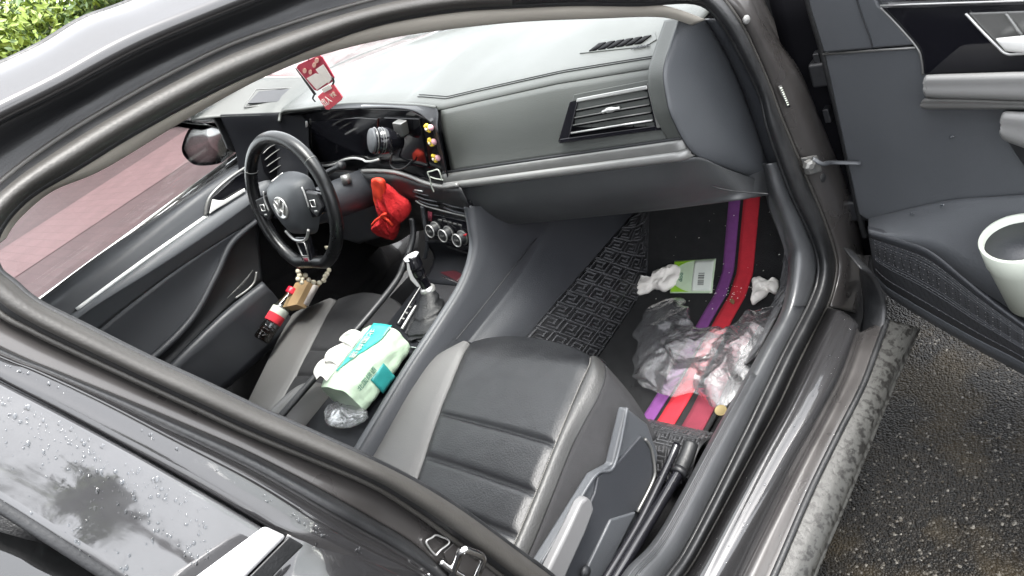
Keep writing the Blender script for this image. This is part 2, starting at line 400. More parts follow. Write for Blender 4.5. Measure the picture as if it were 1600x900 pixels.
def text(name, s, origin, ex, ey, size, m, parent, depth=.0006):
    c = bpy.data.curves.new(name, 'FONT'); c.body = s; c.size = size; c.extrude = depth; c.align_x = 'CENTER'; c.align_y = 'CENTER'
    t = bpy.data.objects.new(name, c); COL.objects.link(t)
    dg = bpy.context.evaluated_depsgraph_get(); me = bpy.data.meshes.new_from_object(t.evaluated_get(dg))
    bpy.data.objects.remove(t)
    ex = V(ex).normalized(); ez = ex.cross(V(ey)).normalized(); ey = ez.cross(ex)
    mt = Matrix((ex, ey, ez)).transposed()
    for v in me.vertices: v.co = V(origin) + mt @ v.co
    me.materials.clear(); me.materials.append(M[m])
    o = bpy.data.objects.new(name, me); COL.objects.link(o); o.parent = parent
    return o
def grid(name, fn, nu, nv, m, parent, solid=0, **k):
    verts = [fn(i / (nu - 1), j / (nv - 1)) for i in range(nu) for j in range(nv)]
    faces = [(i * nv + j, (i + 1) * nv + j, (i + 1) * nv + j + 1, i * nv + j + 1) for i in range(nu - 1) for j in range(nv - 1)]
    return mk(name, verts, faces, m, parent, solid=solid, fix=False, **k)
def lerp(a, b, t): return a + (b - a) * t
def sstep(a, b, x):
    t = max(0, min(1, (x - a) / (b - a))); return t * t * (3 - 2 * t)
def pw(tab, x):
    if x <= tab[0][0]: return tab[0][1]
    for (a, va), (b, vb) in zip(tab, tab[1:]):
        if x <= b: return va + (vb - va) * (x - a) / (b - a)
    return tab[-1][1]

# ================================================================== the setting
def struct(o): o['kind'] = 'structure'; return o
G = 120
struct(mk('ground', [(-G, -G, 0), (G, -G, 0), (G, G, 0), (-G, G, 0)], [(0, 1, 2, 3)], 'asphalt', smooth=False))
def strip(name, x0, x1, m, z):
    # bands run a little askew to the parked car
    sk = .16
    return struct(mk(name, [(x0 - sk * 30, -30, z), (x1 - sk * 30, -30, z), (x1 + sk * 30, 30, z), (x0 + sk * 30, 30, z)], [(0, 1, 2, 3)], m, smooth=False))
strip('plaza_paving', -60, -2.4, 'pave', .004)
strip('light_paving_band', -8.35, -6.55, 'pave2', .008)
strip('far_paving_band', -14.5, -12.2, 'pave2', .008)

# ------------------------------------------------------------------ shrubs beyond the car
def leafy(name, rx, ry, rz, zc, n, size, m1, m2, parent, seed):
    rnd = random.Random(seed); verts = []; faces = []; mats = []
    lobes = [(V((rnd.uniform(-.6, .6) * rx, rnd.uniform(-.6, .6) * ry, zc + rnd.uniform(-.75, .7) * rz)), rnd.uniform(.28, .5), rnd.random()) for _ in range(26)]
    for k in range(n):
        c, s, tone = rnd.choice(lobes)
        d = V((rnd.gauss(0, 1), rnd.gauss(0, 1), rnd.gauss(0, 1))).normalized() * (rnd.random() ** .4) * s
        p = c + V((d.x * rx, d.y * ry, d.z * rz * .8))
        nrm = (d.normalized() + V((rnd.gauss(0, .6), rnd.gauss(0, .6), rnd.gauss(.3, .6)))).normalized()
        a = nrm.orthogonal().normalized(); a.rotate(Matrix.Rotation(rnd.random() * 6.28, 3, nrm)); b = nrm.cross(a)
        l = size * rnd.uniform(.6, 1.4); wd = l * .42; i = len(verts)
        verts += [p - a * l, p + b * wd, p + a * l, p - b * wd + nrm * wd * .3]; faces.append((i, i + 1, i + 2, i + 3)); mats.append(0 if tone + rnd.gauss(0, .25) > .4 else 1)
    o = mk(name, verts, faces, m1, parent, smooth=False, fix=False)
    o.data.materials.append(M[m2])
    for p, q in zip(o.data.polygons, mats): p.material_index = q
    return o
def shrub(loc, h, r, seed, label, flowers=False, tones=('leaf1', 'leaf2')):
    t = empty('flowering_shrub' if flowers else 'garden_shrub', loc, label, 'shrub', 'shrubs beyond the plaza')
    leafy('crown', r, r, h * .42, h * .56, 5200, .075, tones[0], tones[1], t, seed)
    rnd = random.Random(seed)
    for k in range(5):
        a = k * 1.26 + rnd.random(); tip = V((math.cos(a) * r * .55, math.sin(a) * r * .55, h * .7))
        tube('stem', [V((.03 * math.cos(a), .03 * math.sin(a), 0)), tip * .5 + V((0, 0, .1)), tip], [.035, .03, .012], 'bark', t, seg=6, n=8)
    if flowers:
        for k in range(9):
            a = rnd.random() * 6.28; q = rnd.uniform(.75, .98)
            c = V((math.cos(a) * r * q, math.sin(a) * r * q, h * rnd.uniform(.35, .9)))
            vv = []; ff = []
            for j in range(14):
                d = V((rnd.gauss(0, 1), rnd.gauss(0, 1), rnd.gauss(0, 1))).normalized() * .08
                i = len(vv); s1 = d.orthogonal().normalized() * .05; s2 = d.cross(s1).normalized() * .05
                vv += [c + d - s1, c + d + s2, c + d + s1, c + d - s2]; ff.append((i, i + 1, i + 2, i + 3))
            mk('flower_head', vv, ff, 'flower', t, smooth=False, fix=False)
shrub((-13.6, 3.9, 0), 2.5, 1.15, 3, 'bright yellow-green shrub, leftmost of those over the car roof')
shrub((-14.3, 5.6, 0), 2.5, 1.2, 4, 'dense bright green shrub in the middle over the car roof')
shrub((-13.7, 7.2, 0), 2.2, 1.05, 5, 'shrub dotted with red flowers, rightmost over the car roof', True, ('leaf2', 'leaf1'))
shrub((-16.0, 4.6, 0), 3.8, 1.7, 6, 'taller deep green shrub behind the leftmost bright shrub', False, ('leaf2', 'leaf1'))
shrub((-16.4, 7.4, 0), 3.8, 1.8, 8, 'taller mixed green shrub behind the red-flowered shrub', False, ('leaf1', 'leaf2'))

tt = empty('reflection_tree', (6.4, .2, 0), 'leafy tree added out of view for the dark reflection in the rear door', 'tree')  # unseen tree, added so its mirror image stands in for a person's dark reflection
tube('trunk', [(0, 0, 0), (.05, .03, 1.2), (-.03, 0, 2.4), (.05, .05, 3.4)], [.13, .11, .09, .05], 'bark', tt, n=16, seg=10)
leafy('crown', 1.15, 1.0, 1.05, 3.5, 4200, .10, 'leaf2', 'leaf1', tt, 21)

# ================================================================== the car
car = empty('parked_car', (0, 0, 0), 'dark grey four-door saloon with its front passenger door standing open', 'car')
def part(name): 
    o = empty(name); o.parent = car; return o

# ---- door opening: the grey seal all round it
seal_in = [(1085, 4), (1000, 7), (900, 6), (800, 10), (700, 17), (567, 43), (400, 110), (300, 158), (200, 213), (120, 262), (50, 303), (8, 345), (-10, 385), (-3, 420),
           (20, 440), (60, 473), (133, 510), (233, 560), (323, 601), (400, 637), (557, 707), (640, 747), (720, 795), (800, 853), (870, 905), (930, 975), (985, 985),
           (1040, 905), (1077, 850), (1150, 705), (1190, 622), (1225, 550), (1262, 478), (1276, 440), (1277, 405), (1262, 360), (1233, 298), (1200, 205), (1187, 150), (1160, 92), (1122, 30)]
seal_out = [(1108, -14), (1000, -25), (900, -28), (800, -25), (690, -20), (555, 8), (385, 62), (280, 110), (180, 165), (90, 220), (15, 275), (-30, 320), (-50, 375), (-45, 435),
            (0, 487), (50, 515), (100, 540), (213, 593), (310, 638), (400, 680), (567, 750), (633, 788), (700, 835), (777, 893), (850, 950), (925, 1010), (995, 1015),
            (1053, 920), (1092, 862), (1170, 718), (1215, 635), (1250, 560), (1292, 478), (1305, 432), (1304, 398), (1287, 345), (1260, 280), (1222, 190), (1203, 138), (1178, 80), (1150, 26)]
def mids(a, b, t): return [(p[0] + (q[0] - p[0]) * t, p[1] + (q[1] - p[1]) * t) for p, q in zip(a, b)]
ds = part('door_opening_seal')
N = 200
sheet('seal_bead', [trg(seal_in, -.022), trg(mids(seal_in, seal_out, .22), .002), trg(mids(seal_in, seal_out, .5), .012), trg(mids(seal_in, seal_out, .78), .006), trg(seal_out, -.012)], 'rubber', ds, n=N, cross=3, closed=True)
k0, k1 = 3, 25
sheet('flocked_strip', [trg(mids(seal_in, seal_out, .02)[k0:k1], -.016), trg(mids(seal_in, seal_out, .25)[k0:k1], .012), trg(mids(seal_in, seal_out, .5)[k0:k1], .017), trg(mids(seal_in, seal_out, .68)[k0:k1], .012), trg(mids(seal_in, seal_out, .74)[k0:k1], .002)], 'seal', ds, n=120, cross=3)
tube('seal_lip', trg(mids(seal_in, seal_out, .04), -.012), .0042, 'rubber', ds, n=N, closed=True, seg=8)
tube('outer_lip', trg(mids(seal_in, seal_out, 1.03), -.004), .003, 'seal', ds, n=N, closed=True, seg=8)

# ---- roof side: dark door rebate, light roof rail and the roof itself
reb = [(-60, 228), (0, 193), (100, 143), (233, 73), (400, 3), (560, -60), (800, -105), (1000, -100), (1125, -55)]
so_r = [(-50, 375), (-30, 320), (15, 275), (90, 220), (180, 165), (280, 110), (385, 62), (555, 8), (690, -20), (800, -25), (900, -28), (1000, -25), (1108, -14)]
rail_hi = [(-70, 128), (0, 102), (67, 70), (133, 30), (213, 0), (400, -85), (600, -150), (850, -190), (1100, -150)]
seal_edge = [(-52, 330), (0, 284), (133, 192), (267, 117), (400, 57), (555, 8), (800, -25), (1000, -25), (1108, -14)]
rf = part('roof_side')
sheet('door_rebate', [trg(seal_edge, -.01), trg(mids(seal_edge, reb, .5), -.006), trg(reb, .022)], 'plastic3', rf, n=60)
sheet('roof_rail', [trg(reb, .024), trg(mids(reb, rail_hi, .10), .036), trg(mids(reb, rail_hi, .3), .040), trg(mids(reb, rail_hi, .45), .036), trg(mids(reb, rail_hi, .85), .02), trg(rail_hi, .0)], 'paint', rf, n=60)
rail3 = spline(trg(rail_hi, .0), 40)
tube('drip_moulding', [p + V((-.006, 0, .0)) for p in rail3], .004, 'rubber', rf, seg=8)
# roof skin follows the rail and arches over to the far rail
def roof_fn(i, j):
    p = rail3[min(39, int(round(i * 39)))]; xx = lerp(p.x - .012, -p.x + .012, j)
    ww = 1 - (xx / max(.2, p.x)) ** 2
    back = sstep(.75, 1, i)
    return V((xx, p.y + .10 * ww * back, p.z + .045 * ww + .002))
front_y = max(p.y for p in rail3)
def roof2(i, j):
    y = lerp(-1.6, .20, i); xr = pw([(-1.6, .50), (-.2, .55), (.2, .545)], y)
    zr = pw([(-1.6, 1.335), (-.9, 1.365), (-.15, 1.376), (.2, 1.358)], y); xx = lerp(xr, -xr, j); ww = 1 - (xx / xr) ** 2
    return V((xx, y + .14 * ww * sstep(.5, 1, i), zr + .012 * ww))
roof = part('roof')
grid('roof_skin', roof2, 24, 24, 'paint', roof, solid=.004)
grid('headliner', lambda i, j: roof2(i, j) + V((0, 0, -.03)), 12, 16, 'cream', roof, solid=.01)

# ---- cream pillar trim inside the opening
cream_in = [(6, 372), (28, 340), (80, 297), (160, 262), (280, 190), (400, 124), (500, 84), (633, 53), (800, 33), (933, 27), (1033, 25), (1082, 38)]
cream_out = [(-10, 385), (8, 345), (55, 303), (120, 262), (210, 210), (400, 112), (480, 75), (600, 35), (800, 10), (933, 6), (1033, 8), (1102, 30)]
cr_ = part('pillar_trim')
sheet('cream_trim', [trg(cream_in, -.075), trg(cream_in, -.05), trg(mids(cream_in, cream_out, .5), -.03), trg(cream_out, -.022)], 'cream', cr_, n=70)

# ---- painted hinge pillar between the seal and the open door
hp_in = [(1108, -14), (1150, 26), (1178, 80), (1203, 138), (1222, 190), (1260, 280), (1287, 345), (1304, 398), (1305, 432), (1292, 478)]
hp_out = [(1150, -60), (1180, 12), (1215, 70), (1248, 110), (1272, 160), (1308, 243), (1332, 300), (1350, 375), (1350, 430), (1340, 490)]
hpil = part('hinge_pillar')
sheet('painted_pillar', [trg(hp_in, -.015), trg(mids(hp_in, hp_out, .15), -.004), trg(mids(hp_in, hp_out, .5), .004), trg(mids(hp_in, hp_out, .9), -.004), trg(hp_out, -.03), trg(mids(hp_in, hp_out, 1.5), -.12)], 'paint_in', hpil, n=60)
# certification sticker
c0 = ong(1225, 151, .0075)
ex = (ong(1232, 168, .0075) - ong(1218, 134, .0075)).normalized(); ey = (ong(1230, 149, .0075) - ong(1220, 153, .0075)).normalized()
nrm_p = ex.cross(ey).normalized()
if nrm_p.dot(CAM - c0) < 0: nrm_p = -nrm_p
L_ = (ong(1232, 168, .0075) - ong(1218, 134, .0075)).length; W_ = L_ * .24
def rect(c, ex, ey, a, b): return [c - ex * a / 2 - ey * b / 2, c + ex * a / 2 - ey * b / 2, c + ex * a / 2 + ey * b / 2, c - ex * a / 2 + ey * b / 2]
prism('sticker', rect(c0, ex, ey, L_, W_), nrm_p * .0012, 'ink', hpil, bevel=0)
for k in range(9):
    prism('sticker_mark', rect(c0 + ex * (k - 4) * L_ * .095, ex, ey, L_ * (.05 if k % 3 else .07), W_ * .6), nrm_p * .002, 'white', hpil, bevel=0)
# door check strap, bolt and pressed hole
pz = V((.80, .93, .56))
ck = ong(1262, 257, .0)
prism('check_bracket', [ong(u, v, .006) for u, v in [(1250, 247), (1268, 243), (1276, 268), (1258, 273)]], (.012, .0, 0), 'silvertrim', hpil, bevel=.002)
lathe('hinge_bolt', [(.0, .0), (.011, .0), (.011, .010), (.006, .013), (0, .013)], ong(1262, 257, .018), (.8, -.6, 0), 'silvertrim', hpil, seg=6, smooth=False)
tube('check_strap', [ong(1270, 248, .02), ong(1285, 256, .03), on(1300, 254, y=.93), on(1345, 255, y=.95)], [.006, .005, .005, .005], 'plastic2', hpil, n=16, flat=.6)
lathe('grommet', [(0, .002), (.008, .002), (.010, 0)], ong(1285, 278, .004), (.9, -.4, 0), 'rubber', hpil)
lathe('rubber_plug', [(0, .004), (.006, .003), (.008, 0)], ong(1166, 31, .004), (.9, -.4, 0), 'lightgrey', hpil)

# ---- sill: scuff plate, painted step, lower cover, dirty edge
sill = part('sill')
kick_in = [(1202, 296), (1215, 330), (1228, 370), (1234, 405), (1224, 478)]
kick_out = [(1233, 298), (1250, 335), (1265, 370), (1277, 410), (1262, 478)]
sc_in = [(1224, 478), (1190, 545), (1160, 600), (1113, 683), (1030, 833), (977, 893), (935, 965), (900, 1020)]
sc_out = [(1262, 478), (1225, 550), (1190, 622), (1150, 705), (1077, 850), (1040, 905), (985, 985), (950, 1040)]
tin, tout = [(1191, 258), (1196, 270)] + kick_in[:-1] + sc_in, [(1217, 253), (1222, 268)] + kick_out[:-1] + sc_out
ti3 = [on(u, v, x=lerp(.680, .705, min(1, k / 3))) for k, (u, v) in enumerate(tin)]
sheet('scuff_plate', [[p + V((-.014, .004, -.05)) for p in ti3], ti3, trg(mids(tin, tout, .3), -.0225), trg(mids(tin, tout, .8), -.0165), trg(tout, -.0205)], 'scuff', sill, n=80, cross=3)
tube('trim_joint', [ong(u, v, -.014) for u, v in [(1240, 478), (1250, 479), (1260, 478)]], .0012, 'dark', sill, seg=5)
# raised ribs of the scuff strip
for k in range(6):
    t = .14 + k * .055
    a = mids(sc_in, sc_out, t)
    pts = spline(trg(a, -.0205), 60)[14:47]
    tube('scuff_rib', pts, .0011, 'scuff', sill, seg=6)
p_in = [(1292, 478), (1250, 560), (1215, 635), (1170, 718), (1092, 862), (1053, 920), (995, 1015)]
p_mid = [(1322, 490), (1288, 565), (1250, 640), (1205, 720), (1135, 855), (1100, 925), (1050, 1010)]
p_edge = [(1338, 505), (1312, 575), (1278, 640), (1235, 710), (1175, 815), (1125, 905), (1060, 1015)]
p_low = [(1343, 520), (1318, 590), (1285, 655), (1245, 730), (1190, 840), (1150, 920), (1090, 1030)]
sheet('painted_step', [trg(p_in, -.01), tr(mids(p_in, p_mid, .5), z=.368), tr(p_mid, z=.366), tr(p_edge, z=.357), tr(p_low, z=.318)], 'paint', sill, n=50, cross=4)
l_out = [(1386, 500), (1366, 555), (1347, 605), (1308, 682), (1265, 770), (1210, 897), (1165, 990)]
sheet('sill_cover', [tr(p_low, z=.318), tr(mids(p_low, l_out, .25), z=.305), tr(mids(p_low, l_out, .8), z=.303), tr(l_out, z=.300)], 'paint_in', sill, n=50)
tube('sill_weatherstrip', tr(l_out, z=.302), .0055, 'rubber', sill, n=60)
l_in2 = [(1389, 500), (1370, 555), (1351, 605), (1312, 682), (1269, 770), (1214, 897), (1169, 990)]
rock = [(1434, 512), (1412, 560), (1392, 605), (1357, 690), (1318, 785), (1271, 895), (1235, 985)]
sheet('rocker_edge', [tr(l_in2, z=.298), tr(mids(l_in2, rock, .5), z=.288), tr(mids(l_in2, rock, .85), z=.275), tr(rock, z=.262), [p + V((-.006, 0, -.010)) for p in tr(rock, z=.262)], [p + V((-.10, 0, -.03)) for p in tr(rock, z=.262)]], 'dirtysill', sill, n=50)
# second weatherstrip curling up the pillar foot
ws = [(1345, 420), (1362, 428), (1378, 455), (1384, 490), (1372, 545), (1350, 600)]
ws_in = [(1342, 412), (1346, 440), (1350, 470), (1348, 505), (1338, 555), (1318, 600)]
sheet('pillar_foot', [[p + V((0, .0, 0)) for p in tr(ws_in, x=.83)], tr(mids(ws_in, ws, .5), x=.855), tr(ws, x=.875), [p + V((-.05, .06, 0)) for p in tr(ws, x=.875)]], 'rubber', sill, n=40)

# ---- B-pillar flange, rear door frame, applique, glass
b0 = [(-45, 435), (0, 487), (50, 515), (100, 540), (213, 593), (310, 638), (400, 680), (567, 750), (633, 788), (700, 835), (777, 893), (850, 950)]
b1 = [(-70, 500), (-20, 533), (40, 562), (85, 580), (190, 622), (300, 668), (400, 712), (520, 775), (585, 812), (640, 845), (695, 893), (745, 950)]
b2 = [(-90, 515), (-40, 542), (20, 568), (60, 583), (160, 630), (275, 690), (400, 755), (500, 817), (545, 842), (590, 865), (650, 895), (700, 940)]
b3 = [(-120, 535), (-80, 555), (-30, 575), (17, 600), (110, 648), (215, 705), (330, 770), (393, 807), (440, 835), (500, 868), (560, 905), (640, 960)]
b4 = [(-200, 680), (-150, 705), (-95, 735), (-40, 768), (20, 805), (90, 850), (167, 900), (220, 935), (270, 968), (320, 1000), (380, 1040), (450, 1090)]
bp_ = part('b_pillar')
sheet('pillar_flange', [trg(b0, -.02), trg(mids(b0, b1, .5), -.012), trg(b1, -.010)], 'paint_in', bp_, n=60)
# striker loop
def bst(u, v, o=.0): return ong(u, v, o)
prism('striker_plate', [bst(u, v, -.010) for u, v in [(690, 862), (722, 832), (770, 872), (775, 925), (735, 935), (705, 905)]], (.004, 0, 0), 'paint_in', bp_, bevel=.001)
tube('striker_loop', [bst(703, 903, -.004), bst(713, 880, .01), bst(722, 860, .022), bst(735, 862, .024), bst(754, 872, .022), bst(748, 892, .012), bst(738, 912, -.002)], .0048, 'chrome', bp_, n=40)
tube('striker_arm', [bst(688, 877, .0), bst(703, 889, .003), bst(722, 901, .003), bst(745, 915, .0)], .0042, 'chrome', bp_, n=16)
tube('sticker_outline', [bst(u, v, -.006) for u, v in [(666, 846), (675, 840), (681, 836), (690, 839), (700, 843), (702, 848), (697, 853), (690, 858), (685, 863), (681, 867), (672, 858)]], .0011, 'silver', bp_, n=50, closed=True, seg=6)
rd = part('rear_door')
sheet('door_weatherstrip', [trg(b1, -.018), trg(mids(b1, b2, .25), .012), trg(mids(b1, b2, .5), .014)], 'rubber', rd, n=60)
sheet('window_frame', [trg(mids(b1, b2, .55), .016), trg(mids(b1, b2, .8), .030), trg(b2, .036)], 'paint', rd, n=60)
sheet('frame_edge', [trg(mids(b2, b3, .03), .037), trg(mids(b2, b3, .5), .043), trg(mids(b2, b3, .93), .043), trg(b3, .034)], 'paint', rd, n=60)
NB = 8
sheet('pillar_applique', [trg(mids(b3, b4, .05)[:NB + 1], .036), trg(mids(b3, b4, .09)[:NB + 1], .046), trg(mids(b3, b4, .5)[:NB + 1], .050), trg(mids(b3, b4, .96)[:NB + 1], .050)], 'applique', rd, n=60)
tube('glass_run_channel', trg(mids(b3, b4, .99)[:NB + 2], .048), .005, 'rubber', rd, n=60)
far4 = [(-620, 1000), (-560, 1040), (-500, 1090), (-420, 1130), (-340, 1180), (-260, 1220), (-180, 1270), (-110, 1300), (-60, 1330), (-20, 1350)]
def rw(i, j):
    z = lerp(.99, 1.345, j); y0 = pw([(.99, -.335), (1.345, -.50)], z); y = lerp(y0, -1.25, i)
    return V((gx(z) + .046, y, z))
grid('window_glass', rw, 6, 10, 'tint', rd, solid=.004)
# bright belt moulding and lower door skin
bl = [on(u, v, x=.80) for u, v in [(462, 812), (440, 828), (400, 862), (340, 905)]]
def belt(y, dx=0, dz=0): return V((.795 + dx, y - .024, .994 + dz - .06 * (y + .28)))
prism('belt_moulding', [on(u, v, x=.800) for u, v in [(412, 822), (446, 838), (350, 935), (230, 1060), (180, 1030), (300, 905)]], (.007, 0, .004), 'beltchrome', rd, bevel=.003)
prism('belt_weatherstrip', [on(u, v, x=.803) for u, v in [(450, 838), (474, 852), (440, 885), (370, 960), (250, 1085), (232, 1064), (352, 937)]], (.004, 0, .002), 'rubber', rd, bevel=.002)
skt = sorted([(p.z, p.y, p.x) for p in trg(b2[5:], .036)] + [(.30, -.06, .80)])
def skin(i, j):
    z = lerp(.975, .32, j); yf = pw([(a, b) for a, b, c in skt], z); xf = pw([(a, c) for a, b, c in skt], z); y = lerp(-1.25, yf, i)
    x = .806 + .058 * sstep(0, .11, j) + .026 * sstep(.08, .35, j) + .010 * math.sin(j * 9) * (j > .35) - .03 * sstep(.8, 1, j)
    x = lerp(x, min(x, xf), sstep(.90, 1, i) ** 1.5)
    return V((x, y, z))
grid('door_skin', skin, 60, 40, 'paint', rd, solid=.004)
sheet('b_pillar_cover', [trg(mids(seal_in, seal_out, -.02)[13:26], -.03), [p + V((-.05, -.03, 0)) for p in trg(seal_in[13:26], -.04)], [p + V((-.08, -.16, 0)) for p in trg(seal_in[13:26], -.05)]], 'plastic', bp_, n=40)

# ---- rest of the shell (mostly out of view, closes the cabin)
sh = part('body_shell')
def leftside(i, j):
    y = lerp(-1.3, 1.05, i); z = lerp(.25, .93, j)
    return V((-.80 - .09 * math.sin(math.pi * min(1, j * 1.15)), y, z))
grid('far_side_panel', leftside, 10, 10, 'paint', sh, solid=.005)
box('rear_bulkhead', (0, -1.25, .75), (1.5, .04, 1.0), 'dark', sh)  # dark seat-back wall out of view, added to block light
box('floor_pan', (0, -.1, .16), (1.56, 2.7, .04), 'carpet', sh)
box('firewall', (0, 1.18, .55), (1.5, .04, .75), 'carpet', sh)
box('rear_bench', (0, -1.0, .38), (1.3, .4, .34), 'fabric', sh, bevel=.05)
tube('far_roof_rail', [V((-.56, -1.3, 1.36)), V((-.56, -.2, 1.385)), V((-.60, .15, 1.345)), V((-.71, .50, 1.19)), V((-.78, .80, 1.04)), V((-.81, 1.0, .93))], .03, 'cream', sh, n=30)
box('far_b_pillar', (-.72, -.42, 1.12), (.05, .12, .5), 'plastic', sh, rot=Matrix.Rotation(-.42, 3, 'Y'), bevel=.01)
def hood(i, j):
    y = lerp(1.27, 2.35, i); x = lerp(-.80, .80, j)
    return V((x, y - .18 * (x / .8) ** 2 * (1 - i), .955 - .10 * i - .12 * i * i - .05 * (x / .8) ** 2))
grid('bonnet', hood, 14, 20, 'paint', sh, solid=.004)
def fender(i, j):
    y = lerp(1.0, 2.3, i); z = lerp(.92 - .12 * i, .30, j); return V((.80 + .09 * sstep(0, .35, j), y, z))
grid('front_wing', fender, 10, 10, 'paint', sh, solid=.004)
grid('inner_wing', lambda i, j: V((lerp(.70, .885, i), 1.0 + .02 * i, lerp(.28, .93, j))), 8, 8, 'void', sh, solid=.004)
wsh = part('windscreen')
def wind(i, j):
    # i across, j up
    s = lerp(-1, 1, i)
    b = V((s * .70, 1.24 - .26 * s * s, .945)); t = V((s * .52, .30 - .10 * s * s, 1.405 - .04 * s * s))
    p = b.lerp(t, j); p.z += .025 * math.sin(math.pi * j); return p
grid('windscreen_glass', wind, 20, 14, 'wetglass', wsh)
tube('black_band', [wind(i / 20, 0) + V((0, -.004, .002)) for i in range(21)], .008, 'rubber', wsh, flat=.5)
tube('wiper_cowl_band', [V((x, 1.218 - .26 * (x / .7) ** 2, .958 + .035 * sstep(-.1, -.7, x))) for x in [lerp(-.70, .3, k / 30) for k in range(31)]], [.003] * 8 + [.0075] * 23, 'rubber', wsh, seg=6)  # black wiper and cowl band along the windscreen base
dw = part('driver_window')
def dwin(i, j):
    z = lerp(.925, 1.31, j); y = lerp(-.36, pw([(.92, .74), (1.05, .66), (1.31, .20)], z), i)
    return V((-.775 + (.745 - gx(z)) * 1.15, y, z))
grid('driver_window_glass', dwin, 8, 8, 'glass', dw, solid=.004)

# ================================================================== open passenger door
pdo = part('open_front_door')
DN = V((-.309, -.951, 0)).normalized(); DP = V((.797, .961, .5)); DX = V((.951, -.309, 0))
def D(u, v, k=0): return onp(u, v, DP + DN * k, DN)
def dpoly(name, px, k, th, m, bevel=.004): return prism(name, [D(u, v, k) for u, v in px], DN * (-th), m, pdo, bevel=bevel)
def dabs(s, z, k=0): return DP * 1 + DX * s + DN * k + V((0, 0, z - DP.z))
dpoly('inner_panel', [(1286, 82), (1340, 335), (1356, 345), (1362, 398), (1383, 452), (1440, 489), (1600, 578), (1900, 745), (2000, 600), (2000, 60), (1700, 60), (1440, 74)], 0, .03, 'plastic2', .006)
dpoly('upper_trim', [(1253, -45), (1264, 12), (1286, 84), (1431, 72), (1400, 36), (1372, 8), (1352, -45)], .006, .03, 'plastic2', .006)
dpoly('upper_trim', [(1354, -45), (1374, 6), (1420, 3), (1700, -8), (2000, -20), (2000, -70), (1354, -70)], .012, .03, 'plastic2', .006)
tube('chrome_line', [D(u, v, .011) for u, v in [(1376, 9), (1420, 7), (1600, 1), (1900, -9)]], .0018, 'silver', pdo, seg=6)
dpoly('gloss_insert', [(1376, 11), (1404, 40), (1434, 74), (1440, 95), (1443, 117), (1600, 114), (2000, 108), (2000, -8), (1600, 4)], .004, .02, 'gloss', .003)
tube('insert_edge', [D(u, v, .006) for u, v in [(1376, 12), (1404, 41), (1433, 75), (1440, 95), (1442, 117)]], .0018, 'silvertrim', pdo, n=20, seg=6)
tube('panel_gap', [D(u, v, .002) for u, v in [(1286, 85), (1360, 79), (1434, 74)]], .0022, 'silvertrim', pdo, seg=6)
tube('panel_seam', [D(u, v, .0075) for u, v in [(1336, -10), (1345, 20), (1358, 55), (1364, 76)]], .0013, 'dark', pdo, n=14, seg=6)
# inner handle cup and lever
dpoly('handle_cup', [(1509, 20), (1533, 46), (1570, 83), (1640, 84), (1800, 80), (1800, 14), (1600, 17)], .006, .01, 'silvertrim', .004)
tube('handle_cup_rim', [D(u, v, .008) for u, v in [(1509, 21), (1533, 47), (1556, 70), (1573, 84), (1600, 84), (1700, 83)]], .0022, 'silver', pdo, n=26, seg=8)
sheet('handle_lever', [[D(1557, 62, .012), D(1600, 58, .02), D(1700, 50, .02)], [D(1557, 62, .024), D(1600, 58, .03), D(1700, 50, .03)], [D(1566, 72, .027), D(1600, 72, .033), D(1700, 70, .033)], [D(1571, 78, .024), D(1600, 80, .03), D(1700, 80, .03)], [D(1571, 78, .012), D(1600, 80, .02), D(1700, 80, .02)]], 'skylitsilver', pdo, n=14)
tube('cup_ridge', [D(1572, 21, .007), D(1584, 38, .008), D(1597, 56, .007)], .003, 'silvertrim', pdo, n=10)
# armrest pad with shelf below, pull handle
def bar(name, px_top, px_bot, k0, m):
    a = [D(u, v, .0) for u, v in px_top]; b = [D(u, v, k0) for u, v in px_top]; c = [D(u, v, k0 * 1.08) for u, v in mids(px_top, px_bot, .5)]; e = [D(u, v, k0) for u, v in px_bot]; f = [D(u, v, .0) for u, v in px_bot]
    return sheet(name, [a, b, c, e, f], m, pdo, n=30, cross=4)
bar('armrest_pad', [(1443, 130), (1447, 121), (1456, 119), (1520, 117), (1600, 115), (1900, 110)], [(1443, 139), (1446, 147), (1455, 150), (1520, 152), (1600, 154), (1900, 160)], .05, 'lightgrey')
bar('armrest_shelf', [(1440, 160), (1446, 155), (1460, 154), (1520, 155), (1600, 158), (1900, 166)], [(1438, 165), (1444, 168), (1460, 169), (1520, 169), (1600, 170), (1900, 176)], .035, 'silvertrim')
bar('pull_handle', [(1564, 190), (1566, 182), (1572, 177), (1600, 178), (1660, 180)], [(1563, 205), (1566, 213), (1575, 219), (1600, 228), (1660, 250)], .055, 'lightgrey')
dpoly('pull_recess', [(1566, 212), (1600, 262), (1700, 300), (1700, 240), (1600, 226)], .012, .02, 'plastic3', .004)
